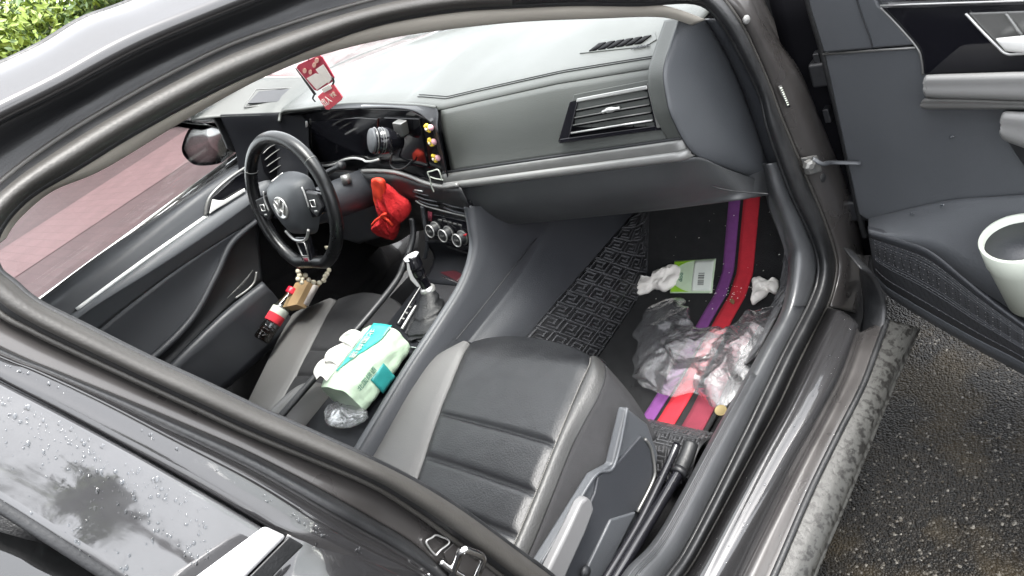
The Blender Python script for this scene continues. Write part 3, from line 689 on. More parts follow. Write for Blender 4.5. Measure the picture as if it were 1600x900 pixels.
# lower map pocket stands proud of the panel
pk_top = [(1357, 346), (1400, 336), (1480, 320), (1560, 315), (1700, 312), (1900, 310)]
sheet('pocket_ledge', [[D(u, v - 4, .0) for u, v in pk_top], [D(u, v, .012) for u, v in pk_top], [D(u, v, .062) for u, v in [(1357, 360), (1400, 372), (1440, 384), (1470, 402), (1530, 450), (1700, 560)]]], 'plastic2', pdo, n=40)
gr_top = [(1357, 362), (1400, 374), (1440, 387), (1470, 405), (1530, 455), (1600, 508), (1760, 620)]
gr_bot = [(1366, 425), (1385, 446), (1420, 468), (1470, 497), (1530, 530), (1600, 566), (1760, 660)]
sheet('pocket_rim', [[D(u, v, .05) for u, v in mids(gr_top, gr_bot, -.12)], [D(u, v, .062) for u, v in mids(gr_top, gr_bot, -.02)], [D(u, v, .064) for u, v in mids(gr_top, gr_bot, .06)], [D(u, v, .056) for u, v in mids(gr_top, gr_bot, .13)]], 'plastic', pdo, n=40)
sheet('perforated_pocket', [[D(u, v, .056) for u, v in mids(gr_top, gr_bot, .12)], [D(u, v, .058) for u, v in mids(gr_top, gr_bot, .5)], [D(u, v, .05) for u, v in mids(gr_top, gr_bot, .85)], [D(u, v, .04) for u, v in gr_bot]], 'perf', pdo, n=50)
rows = []
bmv = []; bmf = []
cs = [spline([D(u, v, .0585 if t < .7 else .051) for u, v in mids(gr_top, gr_bot, t)], 60) for t in [.16 + .045 * q for q in range(17)]]
for q, c in enumerate(cs):       # moulded horizontal ridges of the pocket
    tube('pocket_ridge', c[2:58], .0010, 'plastic', pdo, seg=5)
    for i in range(3 + (q % 2), 58, 2):
        if q % 2: continue
        p = c[i] + DN * .001; s = .0012; k = len(bmv)
        bmv += [p + DX * s, p - DX * s, p + V((0, 0, s)), p - V((0, 0, s)), p + DN * .0012]
        bmf += [(k, k + 2, k + 4), (k + 2, k + 1, k + 4), (k + 1, k + 3, k + 4), (k + 3, k, k + 4)]
mk('pocket_studs', bmv, bmf, 'lightgrey', pdo)
sheet('pocket_base', [[D(u, v, .04) for u, v in gr_bot], [D(u, v, .03) for u, v in [(1372, 440), (1390, 462), (1425, 484), (1475, 512), (1535, 545), (1605, 582), (1765, 676)]], [D(u, v, -.03) for u, v in [(1372, 440), (1390, 462), (1425, 486), (1475, 516), (1535, 550), (1605, 588), (1765, 682)]]], 'plastic2', pdo, n=40)
# outer skin, window frame stub, front edge and hinges
grid('door_outer_skin', lambda i, j: dabs(lerp(.0, 1.06, i), lerp(.27, .93, j), -.115 - .035 * math.sin(math.pi * j)), 12, 12, 'paint', pdo, solid=.004)
grid('door_front_edge', lambda i, j: dabs(.004 + .01 * math.sin(3.14 * i), lerp(.29, .92, j), lerp(-.012, -.125, i)), 6, 12, 'paint_in', pdo, solid=.004)
grid('door_bottom', lambda i, j: dabs(lerp(.02, 1.05, i), .275, lerp(-.02, -.12, j)), 12, 4, 'rubber', pdo, solid=.004)
tube('door_edge_seal', [D(u, v, -.012) for u, v in [(1255, -40), (1267, 14), (1288, 88), (1318, 215), (1342, 330), (1352, 370)]], .007, 'rubber', pdo, n=30)
for pp in [(1283, 92), (1298, 178)]:
    box('hinge_clip', D(pp[0] - 4, pp[1], -.02), (.012, .02, .03), 'plastic3', pdo, bevel=.002)
for zz in (.42, .74):
    box('hinge', (.775, .995, zz), (.05, .04, .05), 'plastic3', pdo, bevel=.006)
gw = lambda i, j: dabs(lerp(.1, .98, i), lerp(.925, 1.36 - .3 * max(0, .35 - i), j), -.06 - .10 * j)
grid('door_window_glass', gw, 6, 6, 'glass', pdo, solid=.004)

# ================================================================== dashboard
dash = part('dashboard')
LIPY = [(-.72, .70), (-.62, .712), (-.5, .705), (-.28, .714), (-.006, .676), (.08, .668), (.16, .682), (.40, .700), (.655, .712)]
LIPZ = [(-.72, .985), (-.62, .985), (-.5, .984), (-.28, .968), (-.006, .951), (.08, .938), (.16, .936), (.40, .938), (.655, .931)]
def lip(x): return V((x, pw(LIPY, x), pw(LIPZ, x)))
def dtop(i, j):
    x = lerp(-.715, .652, i); a = V((x, 1.225 - .26 * (x / .7) ** 2, .942 + .035 * sstep(-.1, -.7, x))); b = lip(x)
    p = a.lerp(b, j)
    p.z += .020 * math.sin(math.pi * j) * (.35 if x < -.05 else 1) + .0
    p.z -= .006 * sstep(.93, 1, j)
    e = sstep(.60, .652, x); p.z -= .012 * e * e
    return p
grid('top_pad', dtop, 70, 30, 'dash', dash, solid=.004)
def yt(x): return .601 + .059 * (x - .04) / .62 + 40 * max(0, x - .645) ** 2
def face(i, j):
    x = lerp(.085, .650, i); a = lip(x) + V((0, -.001, -.007)); b = V((x, yt(x) + .006, .806))
    p = a.lerp(b, j); p.y -= .012 * math.sin(math.pi * j) * (1 - j); return p
grid('passenger_fascia', face, 40, 14, 'dash', dash, solid=.004)
xs = [lerp(.06, .663, k / 40) for k in range(41)]
sheet('trim_strip', [[V((x, yt(x) + .010, .808)) for x in xs], [V((x, yt(x) - .002, .806)) for x in xs], [V((x, yt(x) - .008, .790)) for x in xs]], 'silvertrim', dash, n=60)
sheet('trim_moulding', [[V((x, yt(x) - .006, .7905)) for x in xs], [V((x, yt(x) - .014, .788)) for x in xs], [V((x, yt(x) - .016, .780)) for x in xs], [V((x, yt(x) - .008, .773)) for x in xs], [V((x, yt(x) + .01, .771)) for x in xs]], 'satinmould', dash, n=60)
tube('fascia_gap', [V((x, yt(x) + .003, .810)) for x in xs], .003, 'dark', dash, seg=6)
seam_px = [(675, 158), (740, 153), (850, 136), (940, 117), (1030, 100)]
def seamp(x, off): return lip(x) + V((0, .012 + off, .004))
for off in (0, .006):
    tube('top_seam', [dtop((x + .715) / 1.367, .945 - off * 2) + V((0, 0, .0025)) for x in [lerp(-.02, .64, k / 40) for k in range(41)]], .0009, 'dark', dash, seg=5)
# glovebox
gt = [V((x, yt(x) - .004, .772)) for x in (.04, .20, .35, .50, .61, .65)] + [on(1096, 247, x=.668), on(1140, 266, x=.678), on(1202, 288, x=.683)]
low = [on(735, 347, y=.64), on(830, 343, y=.68), on(920, 334, y=.705), on(1000, 326, y=.715), on(1060, 320, y=.722), on(1090, 317, y=.727), on(1130, 312, y=.733), on(1165, 307, x=.684), on(1204, 300, x=.690)]
bul = [.022, .024, .024, .022, .016, .010, .004, .0, .0]
sheet('glovebox', [gt, [a.lerp(b, .4) + V((0, -k, -.002)) for a, b, k in zip(gt, low, bul)], [a.lerp(b, .85) + V((0, -k * .9, 0)) for a, b, k in zip(gt, low, bul)], low, [p + V((0, .12, .01)) for p in low], [p + V((0, .4, .06)) for p in low]], 'gloveskin', dash, n=60, cross=5)
gl_h = [on(u, v, y=.634) for u, v in [(812, 303), (850, 298), (880, 304), (845, 313)]]
prism('glovebox_latch', gl_h, (0, .02, 0), 'plastic3', dash, bevel=.003)
# end panel toward the door
ep_seam = [(1062, 28), (1048, 70), (1037, 110), (1041, 150), (1052, 188), (1085, 240), (1140, 264), (1200, 285)]
ep_out = [(1100, 30), (1118, 58), (1134, 87), (1150, 122), (1164, 157), (1180, 200), (1193, 240), (1203, 275)]
sheet('end_panel', [tr(ep_seam, x=.662), tr(mids(ep_seam, ep_out, .06), x=.668), tr(mids(ep_seam, ep_out, .5), x=.682), tr(mids(ep_seam, ep_out, .95), x=.688), tr(ep_out, x=.680)], 'plastic2', dash, n=50)
sheet('end_shoulder', [tr(ep_seam, x=.657), tr(ep_seam, x=.652), [p + V((-.03, .0, 0)) for p in tr(ep_seam, x=.652)]], 'dash', dash, n=50)
tube('end_seam', tr(ep_seam, x=.664), .0016, 'dark', dash, n=50, seg=6)
ep_gap = [(1122, 30), (1140, 58), (1160, 92), (1175, 122), (1187, 150), (1200, 205), (1220, 265), (1233, 298)]
sheet('pillar_gap_trim', [tr(ep_out, x=.675), tr(mids(ep_out, ep_gap, .3), x=.70), trg(mids(ep_out, ep_gap, .8), -.03), trg(ep_gap, -.022)], 'plastic', dash, n=40)
tube('lower_end_seam', [on(u, v, y=.70) for u, v in [(1040, 252), (1075, 275), (1130, 296), (1200, 303)]], .0013, 'dark', dash, n=20, seg=5)
# air vent by the door
vt = [V((.446, .692, .902)), V((.617, .695, .906)), V((.625, .672, .829)), V((.412, .650, .834))]
vn = (vt[1] - vt[0]).cross(vt[3] - vt[0]).normalized()
if vn.y > 0: vn = -vn
def vp(s, t, k=0): return (vt[0].lerp(vt[1], s)).lerp(vt[3].lerp(vt[2], s), t) + vn * k
prism('vent_housing', [vp(0, 0, .004), vp(1, 0, .004), vp(1, 1, .004), vp(0, 1, .004)], -vn * .012, 'void', dash, bevel=.002)
def vframe(name, s0, s1, t0, t1, k, th, m): return prism(name, [vp(s0, t0, k), vp(s1, t0, k), vp(s1, t1, k), vp(s0, t1, k)], -vn * th, m, dash, bevel=.0015)
vframe('vent_frame', -.03, 1.04, -.06, .10, .014, .016, 'dash')
vframe('vent_top_trim', .04, .94, .05, .135, .016, .006, 'silver')
vframe('vent_frame', -.07, .045, .08, 1.0, .013, .016, 'gloss')
vframe('vent_frame', .92, 1.06, .0, 1.05, .014, .016, 'gloss')
vframe('vent_side_trim', .945, .985, .02, 1.0, .017, .004, 'silvertrim')
vframe('vent_frame', -.05, 1.02, .94, 1.04, .014, .016, 'gloss')
for k, t in enumerate((.30, .47, .64, .82)):
    tube('vent_slat', [vp(.05, t + .03, .008), vp(.5, t + .012, .010), vp(.92, t, .008)], .0036, 'void', dash, seg=8, flat=.4)
    tube('vent_slat_edge', [vp(.06, t + .03 - .014, .0125), vp(.5, t, .0135), vp(.91, t - .012, .0125)], .0013 if k < 3 else .002, 'silver' if k == 3 else 'silvertrim', dash, seg=6)
tube('vent_tab', [vp(.42, .47, .02), vp(.50, .455, .024), vp(.62, .445, .02)], [.003, .005, .003], 'silver', dash, n=10)
for s in (.25, .4, .55, .7, .82):
    tube('vent_vane', [vp(s, .14, .002), vp(s - .01, .93, .002)], .0016, 'void', dash, seg=5)
# airbag/defrost grille let into the pad
gpx = [(915, 80), (932, 66), (1020, 50), (1023, 60), (1005, 68)]
def dzs(u, v, zz):
    "point on the top pad, lifted by zz - .9505 + 2 mm"
    z = .95
    for _ in range(12):
        p = on(u, v, z=z); x = p.x; a = 1.225 - .26 * (x / .7) ** 2; b = pw(LIPY, x)
        z = dtop((x + .715) / 1.367, max(0, min(1, (p.y - a) / (b - a)))).z + zz - .9465
    return on(u, v, z=z)
prism('grille_frame', [dzs(u, v, .9505) for u, v in [(905, 83), (930, 65), (1023, 49), (1026, 61), (1008, 72)]], (0, 0, -.004), 'dash', dash, bevel=.001)
for k in range(6):
    t = k / 6; t2 = t + .125
    a = lerp(933, 1018, t); b = lerp(933, 1018, t2)
    prism('grille_slot', [dzs(a - 13, lerp(79, 66, t), .9525), dzs(a + 3, lerp(67, 54, t), .9525), dzs(b + 3, lerp(67, 54, t2), .9525), dzs(b - 13, lerp(79, 66, t2), .9525)], (0, 0, -.002), 'void', dash, bevel=.0)
p0 = dzs(1001, 73, .951); text('embossed_lettering', 'AIRBAG', p0, dzs(1012, 71, .951) - p0, dzs(1003, 66, .951) - p0, .011, 'plastic', dash)
# grille on the far pad
prism('far_grille', [on(u, v, x=xx) for u, v, xx in [(387, 163, -.682), (405, 144, -.697), (454, 140, -.680), (441, 160, -.660)]], (.003, 0, .003), 'plastic', dash, bevel=.001)
tube('far_grille_rim', [on(u, v, x=xx) for u, v, xx in [(381, 167, -.680), (400, 140, -.697), (461, 137, -.678), (446, 164, -.656)]], .0018, 'lightgrey', dash, closed=True, seg=6)
# far shoulder of the pad running up into the driver's pillar base, dark fascia below it
sheet('far_shoulder', [[on(262, 203, x=-.735), on(300, 189, x=-.72), on(345, 183, x=-.69), on(400, 181, x=-.655), on(443, 179, x=-.62), on(500, 168, x=-.50)],
                       [on(255, 190, x=-.75), on(310, 168, x=-.735), on(370, 158, x=-.71), on(420, 152, x=-.68), on(460, 150, x=-.65), on(520, 146, x=-.55)],
                       [on(270, 165, x=-.77), on(330, 140, x=-.76), on(395, 124, x=-.745), on(440, 121, x=-.72), on(480, 120, x=-.69), on(530, 112, x=-.66)]], 'dash', dash, n=30)
ff0 = [on(345, 185, x=-.692), on(400, 183, x=-.657), on(445, 181, x=-.622), on(482, 178, x=-.56)]
ff1 = [on(368, 235, x=-.702), on(400, 235, x=-.685), on(450, 235, x=-.64), on(484, 240, x=-.575)]
ff2 = [on(392, 300, x=-.712), on(420, 310, x=-.69), on(460, 315, x=-.64), on(492, 315, x=-.58)]
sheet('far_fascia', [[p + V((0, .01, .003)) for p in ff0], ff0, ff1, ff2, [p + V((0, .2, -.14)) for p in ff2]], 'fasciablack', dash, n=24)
for k, pxs in enumerate([[(411, 240), (420, 231), (431, 225)], [(414, 250), (426, 240), (440, 231)], [(417, 260), (431, 250), (446, 241)], [(421, 270), (434, 261), (448, 252)]]):
    tube('far_vent_slat', [on(u, v, x=-.655) for u, v in pxs], .0028, 'silvertrim', dash, n=8, seg=6, flat=.5)
tube('far_vent_frame', [on(u, v, x=-.65) for u, v in [(424, 284), (440, 272), (452, 262), (461, 266), (472, 273)]], .0024, 'silver', dash, n=16, seg=6)
prism('far_vent_mouth', [on(u, v, x=-.662) for u, v in [(405, 240), (430, 221), (450, 236), (452, 262), (424, 282), (412, 268)]], (.004, 0, 0), 'void', dash, bevel=.001)

# ---- displays under one hood
disp = part('display_unit')
PN = V((.17, 1, -.06)).normalized(); PP = V((-.5, .722, .9))
def S(u, v, k=0): return onp(u, v, PP - PN * k, PN)
out_px = [(452, 194), (476, 176), (560, 169), (640, 172), (673, 190), (685, 225), (698, 286), (660, 278), (600, 268), (560, 268), (500, 264), (478, 252), (462, 225)]
prism('display_glass', [S(u, v) for u, v in out_px], PN * .02, 'screen', disp, bevel=.002)
hl = [(436, 190), (442, 179), (470, 171), (560, 163), (640, 165), (672, 182), (682, 200), (689, 225), (700, 284)]
hl3 = [on(436, 190, x=-.62), lip(-.61), lip(-.5), lip(-.28), lip(-.02), lip(.07)] + [S(683, 200, .018), S(690, 228, .018), S(702, 286, .018)]
inn = [S(u, v, .001) for u, v in [(448, 200), (454, 192), (478, 176), (560, 169), (636, 171), (668, 188), (677, 204), (684, 228), (696, 284)]]
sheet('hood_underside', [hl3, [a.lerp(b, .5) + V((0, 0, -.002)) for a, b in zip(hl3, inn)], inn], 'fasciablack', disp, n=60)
tube('hood_lip', hl3[:6], .0045, 'dash', disp, n=40, seg=8)
tube('instrument_bezel', [S(u, v, .006) for u, v in [(479, 190), (481, 225), (488, 246), (498, 258), (520, 257), (536, 250), (552, 247), (566, 249), (571, 252), (580, 252), (592, 249)]], .0034, 'skylitsilver', disp, n=60, seg=6)
prism('instrument_screen', [S(u, v, .003) for u, v in [(486, 190), (560, 184), (590, 186), (588, 246), (552, 243), (520, 253), (500, 254), (488, 238)]], PN * .004, 'gloss', disp, bevel=.001)
prism('centre_screen', [S(u, v, .004) for u, v in [(600, 184), (655, 186), (668, 262), (612, 256)]], PN * .005, 'gloss', disp, bevel=.001)
tube('trim_moulding', [S(u, v, .03) for u, v in [(566, 267), (590, 267), (615, 269), (640, 276), (665, 286), (692, 292), (715, 289)]], .0052, 'satinmould', disp, n=40, seg=8)
sheet('ledge', [[S(u, v, .0) for u, v in [(560, 264), (615, 266), (665, 280), (700, 288)]], [S(u, v, .03) for u, v in [(562, 270), (615, 273), (665, 289), (720, 294)]]], 'plastic3', disp, n=20)
sheet('lower_fascia', [[S(u, v, .03) for u, v in [(455, 262), (500, 268), (562, 270), (615, 273), (665, 289), (720, 294)]], [S(u, v, .02) for u, v in [(455, 330), (500, 330), (562, 330), (615, 330), (655, 320), (735, 330)]], [S(u, v, -.12) for u, v in [(455, 390), (500, 390), (562, 390), (615, 380), (655, 360), (735, 360)]]], 'plastic3', disp, n=30)
# ---- centre stack
stk = part('centre_stack')
CN = V((.05, .96, -.28)).normalized(); CP = V((0, .585, .68))
def K(u, v, k=0): return onp(u, v, CP - CN * k, CN)
prism('stack_panel', [K(u, v) for u, v in [(640, 292), (690, 296), (735, 315), (737, 400), (700, 388), (668, 368), (655, 320)]], CN * .03, 'plastic3', stk, bevel=.003)
for k, (a, b) in enumerate([((646, 299), (683, 307)), ((649, 306), (684, 315)), ((654, 313), (686, 322)), ((692, 310), (728, 318)), ((692, 317), (728, 326)), ((694, 324), (728, 334))]):
    tube('centre_vent_slat', [K(*a, .006), K((a[0] + b[0]) / 2, (a[1] + b[1]) / 2 + 1.5, .010), K(*b, .006)], .003, 'plastic', stk, n=8, seg=6, flat=.6)
for a, b in [((648, 297), (660, 299)), ((697, 310), (711, 313))]:
    tube('vent_tab', [K(*a, .012), K(*b, .012)], .0022, 'silver', stk, seg=6)
tube('vent_trim', [K(u, v, .009) for u, v in [(650, 314), (662, 321), (690, 329), (728, 338)]], .0026, 'silvertrim', stk, n=24, seg=6)
prism('climate_panel', [K(u, v, .004) for u, v in [(668, 333), (731, 346), (733, 396), (700, 384), (670, 364)]], CN * .006, 'gloss', stk, bevel=.001)
for k, (u, v) in enumerate([(684, 342), (692, 344), (699, 346), (707, 348), (715, 350)]):
    prism('climate_button', [K(u, v, .0065), K(u + 6, v + 1.5, .0065), K(u + 6, v + 4, .0065), K(u, v + 2.5, .0065)], CN * .002, 'silvertrim', stk, bevel=0)
KX = V((1, -.05, 0)).normalized()
for k, (u, v) in enumerate([(683, 356), (703, 363), (725, 370)]):
    c = K(u, v, .004); ax = -CN
    o = lathe('climate_knob', [(.018, 0), (.018, .005), (.016, .007), (.015, .022), (.0135, .024), (0, .024)], c, ax, 'plastic3', stk)
    lathe('knob_ring', [(.0158, .0218), (.0166, .0235), (.0158, .0252), (.0142, .0252), (.0138, .0235)], c, ax, 'silver', stk)
    lathe('knob_ring', [(.0184, .004), (.0190, .0055), (.0180, .007)], c, ax, 'silvertrim', stk)
    F = frame(ax)
    for q in (-.006, .0, .006):
        mk('knob_symbol', [c + F @ V((q - .0015, -.002, .0246)), c + F @ V((q + .0015, -.002, .0246)), c + F @ V((q + .0015, .003, .0246)), c + F @ V((q - .0015, .003, .0246))], [(0, 1, 2, 3)], 'lightgrey', stk)
prism('red_indicator', [K(723, 367, .034), K(729, 365, .034), K(727, 370, .034)], CN * .002, 'red', stk, bevel=0)
tube('stack_side', [K(u, v, .008) for u, v in [(660, 322), (663, 345), (668, 375), (664, 403)]], .0055, 'plastic', stk, n=20)
prism('red_card', [K(u, v, .006) for u, v in [(668, 330), (675, 331), (674, 346), (669, 345)]], CN * .001, 'maroon', stk, bevel=0)

# ---- tunnel console
con = part('centre_console')
rim_px = [(733, 322), (738, 350), (741, 390), (726, 440), (690, 500), (640, 575), (585, 665), (540, 740)]
low_px = [(1008, 320), (985, 345), (935, 397), (880, 452), (810, 525), (745, 595), (690, 670), (650, 740)]
rim3 = tr(rim_px, x=.116)
sheet('console_side', [[p + V((-.012, 0, -.004)) for p in rim3], tr(mids(rim_px, low_px, .03), x=.124), tr(mids(rim_px, low_px, .45), x=.142), tr(mids(rim_px, low_px, .55), x=.150), tr(low_px, x=.186), [p + V((.02, 0, -.2)) for p in tr(low_px, x=.186)]], 'plastic', con, n=50, cross=4)
tube('console_rim', [p + V((-.005, 0, .0)) for p in rim3], .0095, 'plastic2', con, n=50)
tube('console_seam', [on(u, v, x=.152) for u, v in [(838, 373), (792, 432), (748, 488), (712, 532)]], .0014, 'dark', con, n=24, seg=6)
def czz(y): return .545 + .10 * (y - .35)
CPN = V((0, -.10, 1)).normalized(); CPP = V((0, .35, .545))
def T(u, v, k=0): return onp(u, v, CPP + CPN * k, CPN)
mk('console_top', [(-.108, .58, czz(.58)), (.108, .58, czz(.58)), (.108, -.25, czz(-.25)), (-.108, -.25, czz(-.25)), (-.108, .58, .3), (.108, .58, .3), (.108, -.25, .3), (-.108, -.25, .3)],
   [(0, 1, 2, 3), (0, 4, 5, 1), (1, 5, 6, 2), (2, 6, 7, 3), (3, 7, 4, 0), (4, 7, 6, 5)], 'fasciablack', con, smooth=False)
sheet('storage_bin', [[V((-.09, .565, .645)), V((0, .57, .642)), V((.09, .565, .645))], [V((-.09, .565, .590)), V((0, .57, .585)), V((.09, .565, .590))], [V((-.09, .50, .564)), V((0, .50, .564)), V((.09, .50, .564))]], 'fasciablack', con, n=12)
tube('far_rim', [V((-.116, .585, .70)), V((-.118, .56, .66)), V((-.118, .50, .625)), V((-.118, .40, .598)), V((-.118, .0, .570))], .008, 'plastic3', con, n=30)
# shifter surround
def dstrip(name, px, k, r, m): return tube(name, [T(u, v, k) for u, v in px], r, m, con, n=26, seg=8)
dstrip('shifter_frame', [(682, 431), (700, 436), (719, 444), (722, 452), (716, 468), (690, 503), (662, 540), (640, 542)], .006, .0022, 'chrome')
dstrip('shifter_frame', [(650, 478), (640, 494), (628, 514)], .008, .0036, 'silver')
dstrip('console_inlay_edge', [(672, 424), (643, 470), (622, 505)], .006, .0016, 'silver')
prism('shifter_plate', [T(u, v, .003) for u, v in [(682, 433), (718, 447), (712, 468), (660, 538), (632, 520), (650, 478)]], CPN * -.004, 'leather', con, bevel=.001)
prism('button_panel', [T(u, v, .004) for u, v in [(720, 458), (728, 462), (676, 548), (662, 545)]], CPN * -.004, 'gloss', con, bevel=.001)
for u, v in [(706, 491), (698, 503), (688, 519)]:
    tube('button_divider', [T(u - 9, v - 3, .006), T(u + 4, v + 2, .006)], .0011, 'silver', con, seg=5)
lathe('start_button', [(.0105, 0), (.011, .003), (.0085, .0035), (.008, .002), (0, .002)], T(712, 466, .005), CPN, 'silver', con)
prism('button_panel', [T(u, v, .004) for u, v in [(645, 462), (650, 468), (628, 510), (618, 506)]], CPN * -.004, 'gloss', con, bevel=.001)
for u, v in [(641, 478), (636, 487), (631, 496)]:
    prism('console_button', [T(u - 3, v - 1, .0055), T(u + 2, v + 1, .0055), T(u, v + 4, .0055), T(u - 5, v + 2, .0055)], CPN * .001, 'silvertrim', con, bevel=0)
prism('ash_tray_lid', [T(u, v, .010) for u, v in [(686, 425), (704, 419), (724, 429), (714, 439)]], CPN * -.006, 'lidred', con, bevel=.001)
# gear lever
gl_ = part('gear_lever')
base = T(668, 505, .002); top = on(668, 452, x=.004)
secs = []; NS = 24
bv = []; bf = []
for i in range(31):
    t = i / 30; c = base.lerp(top, t); rr = lerp(.054, .017, t ** .8)
    for j in range(NS):
        a = 2 * math.pi * j / NS; q = rr * (1 + .20 * abs(math.sin(2.5 * a + 3 * t)) * (1 - t) + .12 * math.sin(t * 20 + 2 * math.sin(a)) * (1 - t * .7))
        bv.append(c + V((q * .8 * math.cos(a), q * 1.05 * math.sin(a), 0)))
for i in range(30):
    for j in range(NS): bf.append((i * NS + j, i * NS + (j + 1) % NS, (i + 1) * NS + (j + 1) % NS, (i + 1) * NS + j))
mk('gear_boot', bv, bf, 'bootleather', gl_)
kt = V((-.004, .455, .700)); ka = (kt - top).normalized()
kw = V((.80, -.45, .40)).normalized()
kp = [on(u, v, x=.004) for u, v in [(668, 452), (662, 440), (653, 426), (646, 412), (643, 402), (642, 395)]]
tube('gear_knob', kp, [.0125, .0125, .0165, .0200, .0195, .0120], 'gloss', gl_, n=30, seg=18)
kc = kp[3] + kw * .0185
prism('knob_inlay', [onp(u, v, kc, kw) for u, v in [(635, 409), (639, 407), (641, 419), (646, 432), (657, 447), (652, 449), (641, 437), (636, 422)]], kw * -.004, 'silvertrim', gl_, bevel=.001)
prism('knob_top_inlay', [onp(u, v, kc + V((0, 0, .006)), kw) for u, v in [(630, 405), (637, 398), (650, 392), (655, 394), (650, 402), (640, 409), (633, 410)]], kw * -.004, 'silver', gl_, bevel=.001)
lathe('gear_collar', [(.017, -.004), (.0185, .0), (.0185, .007), (.015, .011)], kp[0] - V((0, 0, .004)), (kp[1] - kp[0]).normalized(), 'silver', gl_)

# ================================================================== steering wheel and column
sw = part('steering_wheel')
WC = V((-.345, .449, .847)); EN = V((.045, -.952, .303)).normalized(); E1 = V((0, 0, 1)).cross(-EN).normalized() * -1; E2 = EN.cross(E1)      # EN faces the driver
def Wp(a, b, k=0): return WC + E1 * a + E2 * b + EN * k
rp = []
for k in range(72):
    a = 2 * math.pi * k / 72; r = .168
    y = r * math.sin(a); y = max(y, -.155 - .012 * math.cos(a) ** 2) if y < -.15 else y
    rp.append(Wp(r * math.cos(a), y, .0))
tube('rim', rp, [.0165] * 72, 'wheelleather', sw, seg=14, closed=True)
for a in (.62, math.pi - .62):
    c = Wp(.168 * math.cos(a), .168 * math.sin(a)); t = (E2 * math.cos(a) - E1 * math.sin(a)).normalized()
    lathe('rim_seam', [(.0168, -.0012), (.0173, 0), (.0168, .0012)], c, t, 'silvertrim', sw, seg=18)
hub = [(-.088, .045), (-.06, .068), (0, .078), (.06, .068), (.088, .045), (.085, -.01), (.06, -.055), (.035, -.082), (0, -.088), (-.035, -.082), (-.06, -.055), (-.085, -.01)]
def dome(name, outline, k0, k1, m, parent, F, rings=6):
    vv = []; ff = []; n = len(outline) * 3
    ol = spline([V((a, b, 0)) for a, b in outline], n, True)
    for r in range(rings + 1):
        s = 1 - r / rings * .999; h = k0 + (k1 - k0) * math.sqrt(max(0, 1 - s ** 3))
        for p in ol: vv.append(F(p.x * s, p.y * s, h))
    for r in range(rings):
        for j in range(n): ff.append((r * n + j, r * n + (j + 1) % n, (r + 1) * n + (j + 1) % n, (r + 1) * n + j))
    return mk(name, vv, ff, m, parent)
dome('airbag_cover', hub, -.02, .034, 'plastic2', sw, Wp)
tube('airbag_lower_trim', [Wp(a, b, .012) for a, b in [(-.052, -.066), (-.03, -.088), (0, -.094), (.03, -.088), (.052, -.066)]], .004, 'silver', sw, n=24, seg=8)
# emblem: ring with the two stacked letter forms
eg = []
lathe('emblem_ring', [(.0265, .031), (.029, .034), (.0265, .0375), (.0245, .0355)], WC, EN, 'silver', sw, seg=36)
lathe('emblem_disc', [(.0265, .031), (.0265, .0345), (0, .035)], WC, EN, 'plastic3', sw, seg=36)
def ebar(a, b): tube('emblem_bar', [Wp(a[0], a[1], .037), Wp(b[0], b[1], .037)], .0016, 'silver', sw, seg=6)
for s in (-1, 1):
    ebar((s * .0115, .021), (s * .0005, .0025)); ebar((s * .0215, .012), (s * .0095, -.019)); ebar((s * .0095, -.019), (s * .0005, -.0015))
# spokes and switch pods
for s in (-1, 1):
    prism('spoke', [Wp(s * .07, .035, -.012), Wp(s * .165, .018, -.006), Wp(s * .165, -.022, -.006), Wp(s * .07, -.04, -.012)], EN * .016, 'gloss', sw, bevel=.004)
    prism('switch_pod', [Wp(s * .092, .03, .004), Wp(s * .140, .022, .006), Wp(s * .145, -.012, .006), Wp(s * .112, -.035, .004), Wp(s * .09, -.02, .004)], EN * .010, 'plastic3', sw, bevel=.003)
    tube('pod_edge', [Wp(s * .088, .042, .014), Wp(s * .094, .02, .016), Wp(s * .092, -.01, .016)], .0022, 'silver', sw, n=10, seg=6)
    tube('switch_ring', [Wp(s * .115 + a, b, .0165) for a, b in [(-.009, -.008), (.009, -.008), (.009, .008), (-.009, .008)]], .0016, 'silver', sw, closed=True, seg=6)
    prism('switch_key', [Wp(s * .115 - .006, -.022, .0145), Wp(s * .115 + .006, -.022, .0145), Wp(s * .115 + .006, -.017, .0145), Wp(s * .115 - .006, -.017, .0145)], EN * .002, 'silver', sw, bevel=0)
prism('lower_spoke', [Wp(-.028, -.085, -.006), Wp(.028, -.085, -.006), Wp(.022, -.158, -.002), Wp(-.022, -.158, -.002)], EN * .016, 'gloss', sw, bevel=.003)
tube('spoke_frame', [Wp(a, b, .013) for a, b in [(-.017, -.098), (.017, -.098), (.014, -.134), (-.014, -.134)]], .0022, 'silver', sw, closed=True, seg=6)
prism('spoke_badge', [Wp(a, b, .012) for a, b in [(-.013, -.137), (.013, -.137), (.011, -.152), (-.011, -.152)]], EN * .003, 'silver', sw, bevel=.0005)
prism('badge_mark', [Wp(a, b, .0145) for a, b in [(-.009, -.140), (.009, -.140), (.008, -.149), (-.008, -.149)]], EN * .0015, 'maroon', sw, bevel=0)
prism('sticker', [Wp(a, b, -.014) for a, b in [(.058, -.118), (.078, -.118), (.078, -.127), (.058, -.127)]], EN * .002, 'bead', sw, bevel=0)
sc_ = part('steering_column')
AX = -EN
lathe('column_shroud', [(.040, -.03), (.048, .03), (.050, .09), (.052, .16), (.050, .24), (.045, .30)], WC + AX * .06 - E2 * .03, AX, 'plastic', sc_, seg=24)
prism('knee_bolster', [on(u, v, y=.66) for u, v in [(505, 300), (545, 285), (590, 288), (612, 310), (606, 372), (560, 385), (515, 372)]], (0, .06, 0), 'plastic', sc_, bevel=.02, seg=4)
